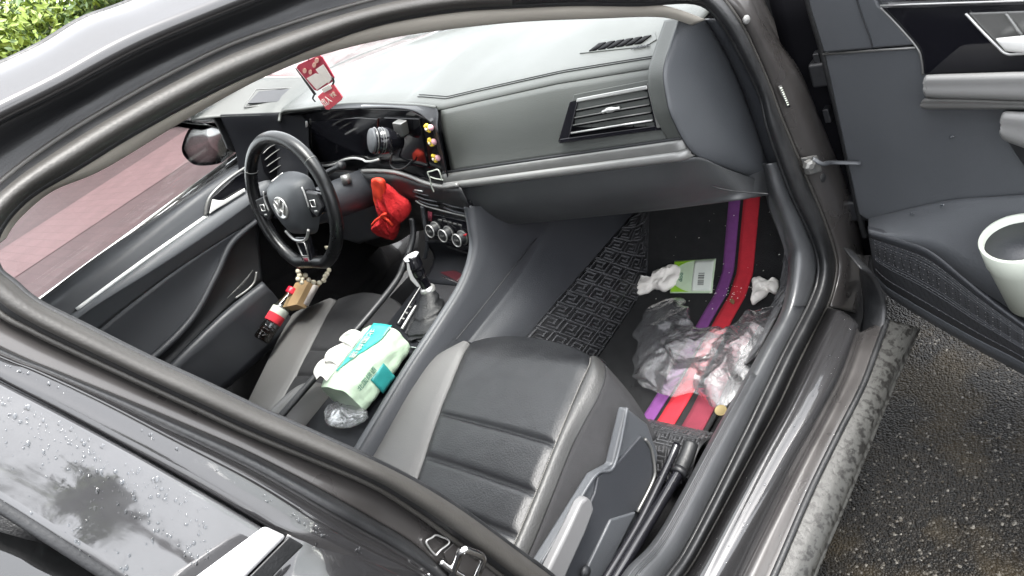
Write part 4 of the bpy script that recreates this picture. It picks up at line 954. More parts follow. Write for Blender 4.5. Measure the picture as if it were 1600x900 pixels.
tube('wiper_stalk', [Wp(.05, .045, -.07), Wp(.13, .062, -.065), Wp(.165, .068, -.062)], [.008, .007, .011], 'plastic3', sc_, n=14)
ks = on(541, 280, y=.60)
lathe('stalk_knob', [(.012, -.012), (.013, 0), (.013, .012), (.0, .013)], ks, (-.5, -.8, .2), 'silvertrim', sc_)
lathe('ignition_ring', [(.025, 0), (.026, .006), (.019, .008), (.018, .002), (0, .002)], on(560, 292, y=.64), (.2, -.95, .2), 'plastic3', sc_)

# ================================================================== driver's door
dd = part('driver_door')
c_glass = [(0, 517), (60, 472), (167, 392), (307, 300), (400, 238), (450, 205)]
c_sill = [(18, 527), (78, 481), (185, 401), (313, 302), (400, 246), (450, 212)]
c_chr = [(45, 545), (117, 487), (220, 411), (320, 339), (400, 287), (450, 250)]
c_arm = [(60, 580), (117, 505), (240, 425), (330, 366), (400, 316), (450, 280)]
c_arm2 = [(80, 590), (140, 527), (255, 436), (345, 376), (400, 344), (450, 310)]
c_rdg = [(160, 612), (240, 558), (300, 498), (338, 430), (362, 380), (402, 345)]
sheet('window_sill', [tr(c_glass, x=-.765), tr(c_sill, x=-.715), tr(mids(c_sill, c_chr, .5), x=-.700), tr(c_chr, x=-.692)], 'plastic', dd, n=30)
tube('belt_weatherstrip', tr(c_glass, x=-.765), .004, 'rubber', dd, n=30)
tube('chrome_strip', tr([(120, 484), (220, 410.5), (323, 338)], x=-.686), .0055, 'skylitsilver', dd, n=20)
tube('chrome_strip', tr([(124, 489), (220, 420), (325, 343)], x=-.688), .0016, 'silver', dd, n=20, seg=6)
sheet('armrest_band', [tr(c_chr, x=-.692), tr(mids(c_chr, c_arm, .35), x=-.672), tr(mids(c_chr, c_arm, .8), x=-.664), tr(c_arm, x=-.668), tr(c_arm2, x=-.690)], 'plastic2', dd, n=30)
sheet('fabric_panel', [tr(c_arm2, x=-.690), tr(mids(c_arm2, c_rdg, .5), x=-.694), tr(c_rdg, x=-.688)], 'plastic', dd, n=30)
tube('panel_ridge', tr(c_rdg, x=-.684), .009, 'plastic', dd, n=40)
c_pk = [(215, 630), (262, 574), (305, 530), (345, 492), (376, 466), (410, 440)]
sheet('door_recess', [tr(c_rdg, x=-.690), tr(mids(c_rdg, c_pk, .5), x=-.705), tr(c_pk, x=-.700)], 'plastic3', dd, n=30)
c_pk2 = [(255, 640), (288, 582), (328, 550), (365, 518), (400, 488), (430, 462)]
sheet('pocket_wall', [tr(c_pk, x=-.690), tr(mids(c_pk, c_pk2, .1), x=-.660), tr(mids(c_pk, c_pk2, .5), x=-.652), tr(c_pk2, x=-.655), [p + V((-.01, 0, -.12)) for p in tr(c_pk2, x=-.655)]], 'plastic', dd, n=30)
tube('pocket_chrome', tr([(368, 466), (384, 455), (397, 442), (401, 425)], x=-.684), .0035, 'silvertrim', dd, n=14)
for k in range(5):
    a = .15 * k
    tube('speaker_line', tr([(355 + 6 * k, 466 - 5 * k), (375 + 5 * k, 446 - 6 * k)], x=-.689), .0012, 'silvertrim', dd, seg=5)
# release handle and surround
tube('handle_surround', tr([(321, 337), (323, 322), (329, 307), (345, 290), (368, 272), (395, 255)], x=-.684), .0045, 'silvertrim', dd, n=24)
prism('handle_recess', tr([(325, 334), (330, 310), (368, 276), (400, 258), (400, 290), (352, 340)], x=-.694), (.003, 0, 0), 'gloss', dd, bevel=.001)
prism('release_lever', tr([(328, 334), (333, 311), (341, 313), (351, 313), (383, 294), (384, 299), (355, 317), (340, 326)], x=-.676), (-.008, 0, 0), 'skylitsilver', dd, bevel=.002)
prism('handle_lower', tr([(328, 338), (352, 341), (400, 314), (400, 300), (356, 321)], x=-.684), (-.004, 0, 0), 'plastic3', dd, bevel=.001)
# far wing mirror seen through the driver's window
mi = part('wing_mirror')
mo = [(284, 234), (288, 216), (297, 199), (312, 187), (335, 180), (352, 183), (358, 195), (360, 215), (358, 235), (350, 252), (330, 258), (306, 258), (291, 248)]
def mcap():
    o1 = spline(tr(mo, y=.62), 52, True); c = sum(o1, V()) / 52; vv = []; ff = []
    for k, (s, d) in enumerate([(1, 0), (1.04, .015), (1.0, .05), (.85, .085), (.5, .11), (.02, .115)]):
        vv += [c + (p - c) * s + V((0, d, 0)) for p in o1]
    for k in range(5):
        for j in range(52): ff.append((k * 52 + j, k * 52 + (j + 1) % 52, (k + 1) * 52 + (j + 1) % 52, (k + 1) * 52 + j))
    return mk('mirror_housing', vv, ff, 'gloss', mi)
mcap()
o1 = tr(mo, y=.622); cm = sum(o1, V()) / len(o1)
prism('mirror_face', [cm + (p - cm) * .90 for p in o1], (0, .004, 0), 'darkmirror', mi, bevel=0)
prism('sail_panel', tr([(333, 181), (445, 179), (450, 236), (388, 246), (356, 232), (345, 205)], x=-.728), (-.01, 0, 0), 'plastic3', mi, bevel=.002)
box('mirror_foot', (-.83, .68, .93), (.12, .05, .04), 'plastic3', mi, bevel=.01)

# ================================================================== seats
def make_seat(name, L0, L1, R0, R1, lip_px, zs, cuts, cols, xc, yb, side_x):
    """cushion lofted through measured seam lines: L0 outer edge, L1 and R0 panel seams, R1 near edge; stations run front to back"""
    s = part(name); n = len(L0)
    l0 = [on(u, v, z=z - .018) for (u, v), z in zip(L0, zs)]; l1 = [on(u, v, z=z) for (u, v), z in zip(L1, zs)]
    r0 = [on(u, v, z=z + .002) for (u, v), z in zip(R0, zs)]; r1 = [on(u, v, z=z - .014) for (u, v), z in zip(R1, zs)]
    NL = 16 * (n - 1) + 1
    S0, S1, S2, S3 = (spline(c, NL) for c in (l0, l1, r0, r1))
    lp = [on(u, v, z=zs[0] - .006) for u, v in lip_px]
    def centre(i, j):
        k = min(NL - 1, int(round(j * (NL - 1)))); st = k / 16
        p = S1[k].lerp(S2[k], i)
        # front lip bows forward
        if st < 1.2:
            lpp = spline([l1[0]] + lp + [r0[0]], 41)[int(round(i * 40))]
            base = l1[0].lerp(r0[0], i); p = p + (lpp - base) * (1 - sstep(0, 1.2, st))
        d = 0
        for c in cuts: d += math.exp(-((st - c) / .055) ** 2)
        e = sstep(0, .06, i) * sstep(1, .94, i)
        p.z += -.0085 * d * e - .006 * (1 - e) + .004 * math.sin(math.pi * i)
        if st > cuts[0]: p.z += .003 * abs(math.sin(math.pi * (st - cuts[0]))) ** .5 * e
        p.z += .0012 * mn.noise(p * 16) + .0006 * mn.noise(p * 45)
        return p
    grid('cushion_panel', centre, 41, NL, cols[1], s, solid=.004)
    def lb(i, j):
        k = min(NL - 1, int(round(j * (NL - 1)))); a, b = S1[k], S0[k]
        if i < .6:
            t = i / .6; p = a.lerp(b, t); p.z += .010 * math.sin(math.pi * t) - .006 * (1 - sstep(0, .12, t)); return p
        t = (i - .6) / .4; return b + V((-.012 * math.sin(t * 3.1), 0, -.16 * t))
    grid('bolster', lb, 31, NL, cols[0], s, solid=.004)
    def rb(i, j):
        k = min(NL - 1, int(round(j * (NL - 1)))); a, b = S2[k], S3[k]
        if i < .4:
            t = i / .4; p = a.lerp(b, t); p.z += .009 * math.sin(math.pi * t) - .004 * (1 - sstep(0, .15, t)); return p
        t = (i - .4) / .6; q = V((side_x, b.y - .004 - (.05 * (1 - sstep(0, 3, k / 16)) if side_x > 0 else 0), b.z - .10)); p = b.lerp(q, t); p.x += .010 * math.sin(math.pi * t); p.z -= .05 * max(0, t - .6); return p
    grid('bolster', lambda i, j: rb(i * .4, j), 14, NL, cols[2], s, solid=.004)
    grid('cushion_side', lambda i, j: rb(.4 + i * .6, j), 16, NL, 'fabric', s, solid=.004)
    fl_ = [centre(i / 40, 0) for i in range(41)]; fl_ = [lb(1 - q / 10, 0) for q in range(4, 10)] + fl_ + [rb(q / 30, 0) for q in range(1, 12)]
    sheet('cushion_front', [fl_, [p + V((0, .010, -.02)) for p in fl_], [p + V((0, -.005, -.07)) for p in fl_], [p + V((0, -.05, -.16)) for p in fl_]], cols[1], s, n=60)
    tube('piping', [p + V((0, 0, .002)) for p in S3], .0014, 'dark', s, seg=6)
    tube('panel_seam', [p + V((0, 0, .001)) for p in S0], .0012, 'dark', s, seg=6)
    ang = R_(24)
    def back(i, j):
        x = lerp(-.25, .25, i); t = j
        y = yb - math.sin(ang) * t * .62; z = .45 + math.cos(ang) * t * .66
        d = .045 * (abs(x) / .25) ** 2.2 - .03 * (t ** 6)
        return V((xc + x * (1 - .18 * t ** 3), y + d, z))
    grid('backrest', back, 20, 24, cols[1], s, solid=.11, off=-1)
    box('headrest', V((xc, yb - .34, 1.13)), (.26, .10, .17), 'leather', s, rot=Matrix.Rotation(-.3, 3, 'X'), bevel=.045, seg=5)
    box('seat_base', V((xc, yb + .26, .32)), (.42, .42, .13), 'fabric', s, bevel=.02)
    return s, S2
ps, seamline = make_seat('passenger_seat',
    [(722, 541), (690, 553), (655, 570), (636, 590), (618, 622), (594, 680), (566, 745), (535, 820), (505, 900)],
    [(733, 537), (724, 550), (712, 578), (699, 610), (685, 645), (663, 712), (640, 775), (610, 850), (580, 930)],
    [(922, 560), (921, 572), (908, 600), (889, 645), (869, 694), (838, 771), (810, 838), (780, 905), (745, 985)],
    [(940, 566), (946, 585), (936, 618), (914, 658), (893, 700), (862, 778), (835, 845), (803, 915), (768, 995)],
    [(765, 530), (812, 529), (860, 536), (895, 546)], [.538, .545, .542, .537, .530, .515, .502, .49, .48], [4, 5, 6], ('greyvinyl', 'leather', 'shadedvinyl'), .37, -.20, .632)
make_seat('driver_seat',
    [(512, 472), (490, 478), (459, 491), (441, 520), (420, 562), (392, 620), (358, 690)],
    [(524, 470), (517, 480), (500, 511), (482, 546), (462, 586), (443, 620), (405, 690)],
    [(630, 488), (625, 498), (602, 526), (574, 556), (538, 594), (500, 634), (450, 690)],
    [(642, 492), (638, 503), (615, 532), (587, 562), (550, 602), (512, 642), (462, 698)],
    [(552, 462), (575, 460), (600, 464), (618, 474)], [.500, .505, .500, .490, .478, .468, .46], [3, 4], ('greyvinyl', 'fabric', 'greyvinyl'), -.36, -.10, -.128)
# inner rear bolster of the driver's seat, beside the console
def hump(i, j):
    a = lerp(-.16, 1.0, j); c = V((-.150, .135, .47)); ang_ = lerp(0, math.pi, i)
    r = .05 * math.sqrt(max(0, 1 - (2 * j - 1) ** 4))
    return V((-.160 + .045 * math.cos(ang_) * (.4 + .6 * r / .05), lerp(.17, -.12, j), .47 + .105 * math.sin(ang_) * (r / .05) ** .7))
hm = grid('rear_bolster', hump, 20, 30, 'greyvinyl', bpy.data.objects['driver_seat'], solid=.004)
# stitches along the near seam of the passenger seat
sv = []; sf = []
pts = [p + V((.002, 0, .004)) for p in spline(seamline[::8], 420)]
for k in range(14, 380, 2):
    a, b = pts[k], pts[k + 1]; t = (b - a).normalized(); sd_ = t.cross(V((0, 0, 1))).normalized() * .0008; i = len(sv); b = a + t * (b - a).length * 1.1
    sv += [a - sd_, a + sd_, b + sd_, b - sd_, a - sd_ + V((0, 0, .001)), a + sd_ + V((0, 0, .001)), b + sd_ + V((0, 0, .001)), b - sd_ + V((0, 0, .001))]
    sf += [(i, i + 1, i + 2, i + 3), (i + 4, i + 5, i + 6, i + 7), (i, i + 1, i + 5, i + 4), (i + 1, i + 2, i + 6, i + 5), (i + 2, i + 3, i + 7, i + 6), (i + 3, i, i + 4, i + 7)]
mk('seam_stitches', sv, sf, 'stitch', ps, smooth=False)
# plastic side valance with lever
XV = .640
def Q(u, v, k=0): return on(u, v, x=XV + k)
prism('side_valance', [Q(u, v) for u, v in [(980, 636), (1013, 662), (1030, 710), (1021, 760), (985, 840), (950, 915), (900, 1000), (790, 985), (843, 883), (930, 742), (958, 727)]], (-.02, 0, 0), 'plastic2', ps, bevel=.006)
prism('valance_facet', [Q(u, v, .005) for u, v in [(962, 727), (1003, 680), (1013, 690), (1021, 730), (1018, 752), (995, 800), (955, 812), (945, 830), (905, 905), (860, 985), (880, 880), (930, 770), (935, 745)]], (-.01, 0, 0), 'plastic', ps, bevel=.003)
prism('valance_facet', [Q(u, v, .009) for u, v in [(955, 812), (995, 800), (960, 870), (930, 930), (900, 990), (870, 985), (915, 895)]], (-.01, 0, 0), 'plastic2', ps, bevel=.003)
tube('valance_edge', [Q(u, v, .004) for u, v in [(980, 637), (960, 727), (932, 741), (900, 790), (843, 884)]], .003, 'plastic2', ps, n=24, seg=6)
tube('valance_edge', [Q(u, v, .006) for u, v in [(1008, 686), (1017, 700), (1023, 730), (1020, 752), (996, 800)]], .0028, 'silvertrim', ps, n=24, seg=6)
lv = [(918, 776), (926, 782), (930, 796), (915, 835), (890, 890), (865, 950), (840, 940), (858, 890), (885, 835), (908, 786)]
prism('recline_lever', [Q(u, v, .028) for u, v in lv], (-.018, 0, 0), 'levergrey', ps, bevel=.006, seg=3)
lathe('lever_pivot', [(0, .008), (.009, .006), (.011, 0)], Q(913, 893, .012), (1, 0, 0), 'dark', ps)

# ================================================================== floor and mats
fl = part('footwell')
grid('footwell_carpet', lambda i, j: V((lerp(.16, .72, i), lerp(-.3, 1.15, j), zfl(lerp(-.3, 1.15, j)) - .012 + .10 * sstep(.9, 1, i))), 14, 40, 'carpet', fl, solid=.004)
grid('footwell_carpet', lambda i, j: V((lerp(-.75, -.10, i), lerp(-.3, 1.15, j), zfl(lerp(-.3, 1.15, j)))), 14, 40, 'carpet', fl, solid=.004)
for px_, nm in ((-.36, 'brake_pedal'), (-.26, 'accelerator_pedal')):
    box(nm, (px_, .93, .40), (.055, .02, .09), 'plastic3', fl, rot=Matrix.Rotation(-.6, 3, 'X'), bevel=.005)

fm = empty('floor_mat', (.42, .7, .25), 'black passenger footwell mat with purple and red stripes and embossed key-pattern walls', 'floor mat')
FMO = V((.42, .7, .25))
def child(o): 
    o.parent = fm
    for v in o.data.vertices: v.co -= FMO
    return o
child(grid('carpet_pad', lambda i, j: V((lerp(.225, .612, i), lerp(.40, 1.09, j), zfl(lerp(.40, 1.09, j)) + .006 + .0015 * mn.noise(V((i * 9, j * 14, 0))))), 40, 70, 'matcarpet', None, solid=.006))
for nm, x0, x1, y0, m in (('purple_stripe', .455, .485, .40, 'purple'), ('red_stripe', .494, .535, .40, 'red'), ('maroon_stripe', .552, .60, .40, 'maroon')):
    child(grid(nm, lambda i, j: V((lerp(x0, x1, i) + .004 * math.sin(j * 7), lerp(y0, 1.075 if nm != 'maroon_stripe' else .80, j), zfl(lerp(y0, 1.075 if nm != 'maroon_stripe' else .80, j)) + .0115)), 5, 60, m, None, solid=.003))
# embossed walls: tunnel side, door side, rear lip
def key_pattern(name, fn, nu, nv, r=.0018):
    "raised interlocking key fret over a surface fn(s,t), joined because its strokes are one moulded skin"
    vv = []; ff = []
    strokes = []
    for a in range(-2, nu + 1):
        strokes.append([(a, k_) for k_ in range(nv + 1)])
        for b in range(nv):
            strokes.append([(a + p, b + q) for p, q in [(0, .14), (.76, .14), (.76, .60), (.44, .60), (.44, .38)]])
            strokes.append([(a + p, b + q) for p, q in [(1, .88), (.20, .88), (.20, .40)]])
    for st in strokes:
        if not st: continue
        for (p0_, q0), (p1_, q1) in zip(st, st[1:]):
            if not (0 <= (min(p0_, p1_)) / nu + .16 * min(q0, q1) / nv and max(p0_, p1_) / nu + .16 * max(q0, q1) / nv <= 1): continue
            wv = .065
            d = V((p1_ - p0_, q1 - q0, 0)); 
            if d.length < 1e-6: continue
            d.normalize(); nrm = V((-d.y, d.x, 0)) * wv; e = d * wv
            m_ = max(1, int(V((p1_ - p0_, q1 - q0, 0)).length))
            for k in range(m_):
                ta, tb = k / m_, (k + 1) / m_
                A = (lerp(p0_, p1_, ta), lerp(q0, q1, ta)); B = (lerp(p0_, p1_, tb), lerp(q0, q1, tb))
                ea = e if k == 0 else V(); eb = e if k == m_ - 1 else V()
                i = len(vv)
                for (cx, cy, ee, sg) in ((A[0], A[1], -ea, 1), (A[0], A[1], -ea, -1), (B[0], B[1], eb, -1), (B[0], B[1], eb, 1)):
                    for sc2, h in ((1.0, 0), (.30, r)):
                        t = (cy + ee.y + sg * nrm.y * sc2) / nv; s = (cx + ee.x + sg * nrm.x * sc2) / nu + .16 * t - .0
                        vv.append(fn(min(1, max(0, s)), min(1, max(0, t)), h))
                ff += [(i + 1, i + 3, i + 5, i + 7), (i, i + 1, i + 3, i + 2), (i + 2, i + 3, i + 5, i + 4), (i + 4, i + 5, i + 7, i + 6), (i + 6, i + 7, i + 1, i)]
    return mk(name, vv, ff, 'keyridge', None, smooth=False)
def lwall(s, t, h=0):
    y = lerp(.40, 1.03, s); top = V((.187, y, pw([(.4, .43), (1.03, .40)], y) + .0)); bot = V((.245 - .02 * sstep(.8, 1.0, y), y, zfl(y) + .010))
    p = top.lerp(bot, t); p.x += .012 * math.sin(math.pi * t) - .0
    return p + V((.8, 0, .6)).normalized() * h
child(grid('tunnel_wall', lambda i, j: lwall(i, j), 40, 12, 'mattex', None, solid=.003))
child(key_pattern('key_pattern', lwall, 14, 4, .0055))
child(tube('mat_edge', [lwall(k / 30, 0) + V((.001, 0, .001)) for k in range(31)], .0022, 'mattex', None, seg=6))
def rwall(s, t, h=0):
    y = lerp(.62, 1.06, s); bot = V((.606, y, zfl(y) + .011)); top = V((.672, y, zfl(y) + .075))
    return bot.lerp(top, t) + V((-.7, 0, .7)).normalized() * h
child(grid('door_side_wall', lambda i, j: rwall(i, j), 30, 8, 'mattex', None, solid=.003))
child(key_pattern('key_pattern', rwall, 11, 2, .005))
def bwall(s, t, h=0):
    x = lerp(.46, .66, s); y = lerp(.455, .31, t); return V((x, y, .258 + .055 * math.sin(math.pi * min(1, t * .9)))) + V((0, .2, 1)).normalized() * h
child(grid('rear_flap', lambda i, j: bwall(i, j), 20, 12, 'mattex', None, solid=.003))
child(key_pattern('key_pattern', bwall, 7, 5, .005))

# ================================================================== things left in the car
def crumple(name, pts, m, h, seed, parent=None, n=26, amp=.5):
    "a crumpled lump filling a ground outline"
    nrm = (pts[len(pts) // 3] - pts[0]).cross(pts[2 * len(pts) // 3] - pts[0]).normalized()
    if nrm.z < 0: nrm = -nrm
    P = spline(pts, 60, True); c = sum(P, V()) / 60; vv = []; ff = []
    for r in range(n):
        s = 1 - r / (n - 1) * .985
        for j, p in enumerate(P):
            q = c + (p - c) * s
            k = (.55 - 1.6 * abs(mn.noise(q * 30 + V((seed, 0, 0))))) + .6 * (.5 - 1.5 * abs(mn.noise(q * 62 + V((0, seed, 0))))) + .25 * mn.noise(q * 150)
            z = h * (1 - s ** 3) ** .5 * (1 + amp * k) + .002 * s
            d = (p - c).normalized() * .16 * (p - c).length * k * s
            vv.append(q + d + nrm * max(.0005, z))
    for r in range(n - 1):
        for j in range(60): ff.append((r * 60 + j, r * 60 + (j + 1) % 60, (r + 1) * 60 + (j + 1) % 60, (r + 1) * 60 + j))
    base = [c + (p - c) * .9 for p in P]; i0 = len(vv); vv += base
    for j in range(60): ff.append((j, i0 + j, i0 + (j + 1) % 60, (j + 1) % 60))
    ff.append(tuple(range(i0, i0 + 60)))
    return mk(name, vv, ff, m, parent)
ZM = zfl(.75) + .010
t1 = rebase(crumple('crumpled_tissue', [onf(u, v, .012 + (.004 if u > 1040 else 0)) for u, v in [(991, 442), (994, 436), (1003, 442), (1020, 437), (1025, 427), (1040, 421), (1052, 414), (1060, 417), (1063, 430), (1056, 445), (1045, 453), (1036, 457), (1024, 452), (1012, 459), (994, 460)]], 'tissue', .018, 1))
tag(t1, 'long crumpled white tissue lying across the corner of the green snack packet', 'tissue', 'crumpled tissues on the mat')
t2 = rebase(crumple('crumpled_tissue', [onf(u, v, .02) for u, v in [(1179, 441), (1186, 436), (1197, 438), (1208, 441), (1214, 437), (1217, 450), (1211, 460), (1203, 457), (1197, 464), (1186, 472), (1176, 476), (1178, 458)]], 'tissue', .018, 5))
tag(t2, 'small crumpled white tissue beside the red stripe near the door', 'tissue', 'crumpled tissues on the mat')
# snack packet
pkz = ZM + .003
sp = empty('snack_packet', onf(1085, 440, .010), 'flat pale green snack packet with a barcode on the black mat', 'packet')
def sloc(o):
    o.parent = sp
    for v in o.data.vertices: v.co -= sp.location
    return o
def pq(s, t, k=.0): 
    a = onf(lerp(1054, 1119, s), lerp(408, 404, s), .011); b = onf(lerp(1047, 1113, s), 458, .011); p = a.lerp(b, t) + V((0, 0, .006 * t * (1 - t)))
    return p + V((0, -.6, .8)) * (.004 * math.sin(math.pi * min(1, max(0, s))) ** .5 * math.sin(math.pi * min(1, max(0, t))) ** .5 + .0012 * mn.noise(V((s * 5, t * 5, 2))) + k)
sloc(grid('foil', lambda i, j: pq(i, j), 24, 18, 'palegreen', None, solid=.002))
sloc(grid('white_end', lambda i, j: pq(lerp(.52, .97, i), lerp(.06, .94, j), .002), 12, 12, 'packetwhite', None, solid=.0008))
def corner(s0, t0, sg):
    vv = []; ff = []
    for k in range(13):
        a = k / 12 * math.pi / 2
        vv.append(pq(s0 + .50 * (1 - (k / 12)) , t0 + sg * .30 * (1 - math.cos(a)) * .9, .0023))
    vv.append(pq(s0, t0, .0023)); ff = [(k, k + 1, 13) for k in range(12)]
    return sloc(mk('lime_corner', vv, ff, 'lime', None, smooth=False, solid=.0008))
corner(.02, .03, 1); corner(.02, .97, -1)
for k in range(7):
    sloc(mk('barcode_bar', [pq(.66, .44 + k * .055, .0034), pq(.80, .44 + k * .055, .0034), pq(.80, .44 + k * .055 + (.03 if k % 3 else .018), .0034), pq(.66, .44 + k * .055 + (.03 if k % 3 else .018), .0034)], [(0, 1, 2, 3)], 'ink', None, smooth=False, solid=.0004))
o = text('packet_lettering', 'doo', pq(.25, .55, .004), pq(.25, .3, .004) - pq(.25, .8, .004), pq(.1, .55, .004) - pq(.4, .55, .004), .016, 'inkgreen', None); sloc(o)
# plastic bag
bag_px = [(1000, 505), (1018, 482), (1045, 471), (1068, 474), (1076, 488), (1074, 508), (1092, 520), (1118, 523), (1145, 522), (1180, 505), (1222, 482), (1217, 512), (1200, 545), (1178, 580), (1160, 612), (1135, 638), (1105, 632), (1085, 618), (1045, 622), (1008, 612), (992, 585), (996, 550)]
def bag_layer(seed, h, sc, zoff):
    P = spline([on(u, v, z=.27) for u, v in bag_px], 110, True); c = on(1095, 565, z=.27); vv = []; ff = []; n = 46
    for r in range(n):
        s = (1 - r / (n - 1) * .99) * sc
        for j, p in enumerate(P):
            q = c + (p - c) * s
            k = 0; amp = 1; f = 9
            for o_ in range(3):
                k += amp * (1 - 2 * abs(mn.noise(q * f + V((seed, seed * .7, o_)))))
                amp *= .42; f *= 2.0
            env = (1 - min(1, s / sc) ** 4)
            z = h * env * (.35 + .40 * k) + .006 + zoff
            side = V((mn.noise(q * 22 + V((3, seed, 0))), mn.noise(q * 22 + V((seed, 9, 0))), 0)) * .018
            vv.append(V((q.x, q.y, max(zfl(q.y) + .016, .27 + z))) + side)
    for r in range(n - 1):
        for j in range(110): ff.append((r * 110 + j, r * 110 + (j + 1) % 110, (r + 1) * 110 + (j + 1) % 110, (r + 1) * 110 + j))
    return vv, ff
pb = empty('plastic_bag', on(1095, 565, z=.27), 'crumpled clear plastic bag lying over the striped floor mat', 'plastic bag')
for k, (sd2, h, sc, zo) in enumerate(((2.3, .052, 1.0, .004), (7.7, .030, .96, .0))):
    vv, ff = bag_layer(sd2, h, sc, zo); o = mk('film', [v - pb.location for v in vv], ff, 'film', pb, fix=False)
# coin and crumbs
coin = lathe('coin', [(0, -.001), (.0118, -.001), (.0125, -.0006), (.0125, .0006), (.0118, .001), (.0105, .0007), (0, .0007)], (0, 0, 0), (.12, -.2, 1), 'gold', None)
coin.location = on(1126, 641, z=.285); tag(coin, 'brass-coloured coin on the mat edge below the plastic bag', 'coin')
cr = rebase(crumple('biscuit_crumb', [onf(u, v, .002) for u, v in [(976, 577), (978, 572), (983, 573), (985, 579), (980, 582)]], 'crumb', .004, 9)); tag(cr, 'brown biscuit crumb on black carpet in front of the passenger seat', 'crumb')
cr = rebase(crumple('biscuit_crumb', [onf(u, v, .015) for u, v in [(1141, 472), (1144, 468), (1148, 471), (1146, 476)]], 'crumb', .003, 11)); tag(cr, 'tiny orange biscuit crumb on the red stripe of the mat', 'crumb')
rnd = random.Random(4); vv = []; ff = []
for k in range(70):
    if k < 40: c = onf(rnd.gauss(1130, 26), rnd.gauss(458, 10), .013)
    else: c = onf(rnd.uniform(1000, 1220), rnd.uniform(330, 500), .013)
    if not .24 < c.x < .63: continue
    c.z = zfl(c.y) + .0145
    r = rnd.uniform(.0008, .0022); i = len(vv)
    vv += [c + V((r, 0, 0)), c + V((-r * .7, r, 0)), c + V((-r * .6, -r, 0)), c + V((0, 0, r))]; ff += [(i, i + 1, i + 3), (i + 1, i + 2, i + 3), (i + 2, i, i + 3)]
o = mk('scattered_crumbs', vv, ff, 'tissue', None, smooth=False); o['kind'] = 'stuff'; tag(o, 'scatter of tiny white crumbs over the floor mat', 'crumbs')
# folded umbrella-like rods beside the seat
rod = empty('steering_lock', on(1000, 830, x=.672), 'black two-bar steering lock lying between seat and sill', 'steering lock')
def rl(o):
    o.parent = rod
    for v in o.data.vertices: v.co -= rod.location
    return o
def RD(u, v, x): return on(u, v, x=x)
rl(tube('grip', [RD(1080, 693, .668), RD(1072, 715, .670), RD(1062, 736, .672)], [.0135, .014, .0135], 'rubber', None, n=10, seg=14))
rl(tube('main_bar', [RD(1063, 734, .672), RD(1020, 806, .674), RD(968, 893, .676), RD(930, 955, .676)], .010, 'gloss', None, n=16, seg=14))
rl(tube('side_bar', [RD(1058, 694, .652), RD(1046, 722, .654), RD(1000, 815, .660), RD(955, 890, .662), RD(915, 955, .662)], .0075, 'gloss', None, n=16, seg=12))
rl(lathe('bar_collar', [(.0105, -.006), (.0145, -.006), (.0145, .006), (.0105, .006)], RD(1061, 738, .672), RD(1063, 734, .672) - RD(1020, 806, .674), 'plastic3', None))
# tissue pack on the console
tp = empty('tissue_pack', T(590, 590, .01), 'soft pack of tissues in pale green and teal wrapping on the console', 'tissue pack')
tb0 = T(577, 648, .006); tb1 = T(650, 548, .006)
tx = (tb1 - tb0); TL = tx.length; tx.normalize(); ty = V((0, 0, 1)).cross(tx).normalized(); tz = tx.cross(ty).normalized()
TW, TH = .114, .082
def tpk(a, b, c): return tb0 + tx * a * TL + ty * b * TW + tz * c * TH
def tl(o):
    o.parent = tp
    for v in o.data.vertices: v.co -= tp.location
    return o
# soft box: rounded section swept along the length, wrinkled
def pack(i, j, grow=0):
    a = i; ang = 2 * math.pi * j
    cx, cz = math.cos(ang), math.sin(ang); k = (abs(cx) ** 5 + abs(cz) ** 5) ** (-1 / 5)
    sq = 1 - .10 * (abs(a - .5) * 2) ** 6
    b = .5 + .5 * cx * k * sq; c = .5 + .5 * cz * k * sq
    p = tpk(a, b, c); w_ = .0022 * mn.noise(p * 60) * (1 + 2 * abs(a - .5))
    dr = (ty * cx + tz * cz)
    return p + dr * (w_ + grow)
tl(grid('wrapper', pack, 26, 49, 'packgreen', None))
for e, nm in ((0, 'end_fold'), (1, 'end_fold')):
    ring = [pack(e, j / 24) for j in range(24)]; c = tpk(e + (-.03 if e == 0 else .03), .5, .5)
    tl(mk(nm, ring + [c], [(j, (j + 1) % 24, 24) for j in range(24)], 'packgreen', None, fix=True))
def ptop(a, b, k=.0015): 
    q = tpk(a, b, 1.0); return q + tz * (k + .0022 * mn.noise(q * 60))
def pside(a, c, k=.0015):
    q = tpk(a, 0.0, c); return q - ty * (k + .0022 * mn.noise(q * 60))
# teal panel on top (curved lower edge) and dark teal block on the near side
def tealf(i, j):
    a = lerp(.22, 1.0, i); lo = .62 - .52 * sstep(.0, .8, (a - .22) / .78); return ptop(a, lerp(min(.64, lo), .66, j), .002)
tl(grid('teal_panel', tealf, 24, 8, 'teal', None, solid=.0006))
tl(grid('teal_block', lambda i, j: pside(lerp(.30, .56, i), lerp(.05, .62, j), .002), 8, 8, 'tealdark', None, solid=.0006))
tl(text('pack_lettering', '北国绵语', ptop(.66, .50, .004), -tx, -ty, .021, 'white', None))
tl(text('pack_lettering', '北国绵语', pside(.27, .74, .004), tx, tz, .015, 'inkgreen', None))
def ruffle(seed, a0, a1, lean, hgt):
    def f(i, j):
        a = lerp(a0, a1, i); w_ = math.sin(i * 6 + seed) * .08 + .03 * math.sin(i * 13 + seed * 2 + j * 3) + .05 * mn.noise(V((i * 6, j * 4, seed)))
        b = .70 + lean * j ** .8 * math.sin(math.pi * (.10 + .82 * i)) ** .6 + w_ * j
        top = hgt * (.72 + .28 * math.sin(i * 4.2 + seed) + .12 * mn.noise(V((i * 5, seed, 0)))) * math.sin(math.pi * (.12 + .80 * i)) ** .5
        return tpk(a + .05 * math.sin(j * 4 + i * 6 + seed) * j, b, 1.0) + tz * (.002 + top * math.sin(min(1, j * 1.0) * math.pi * .62))
    return f
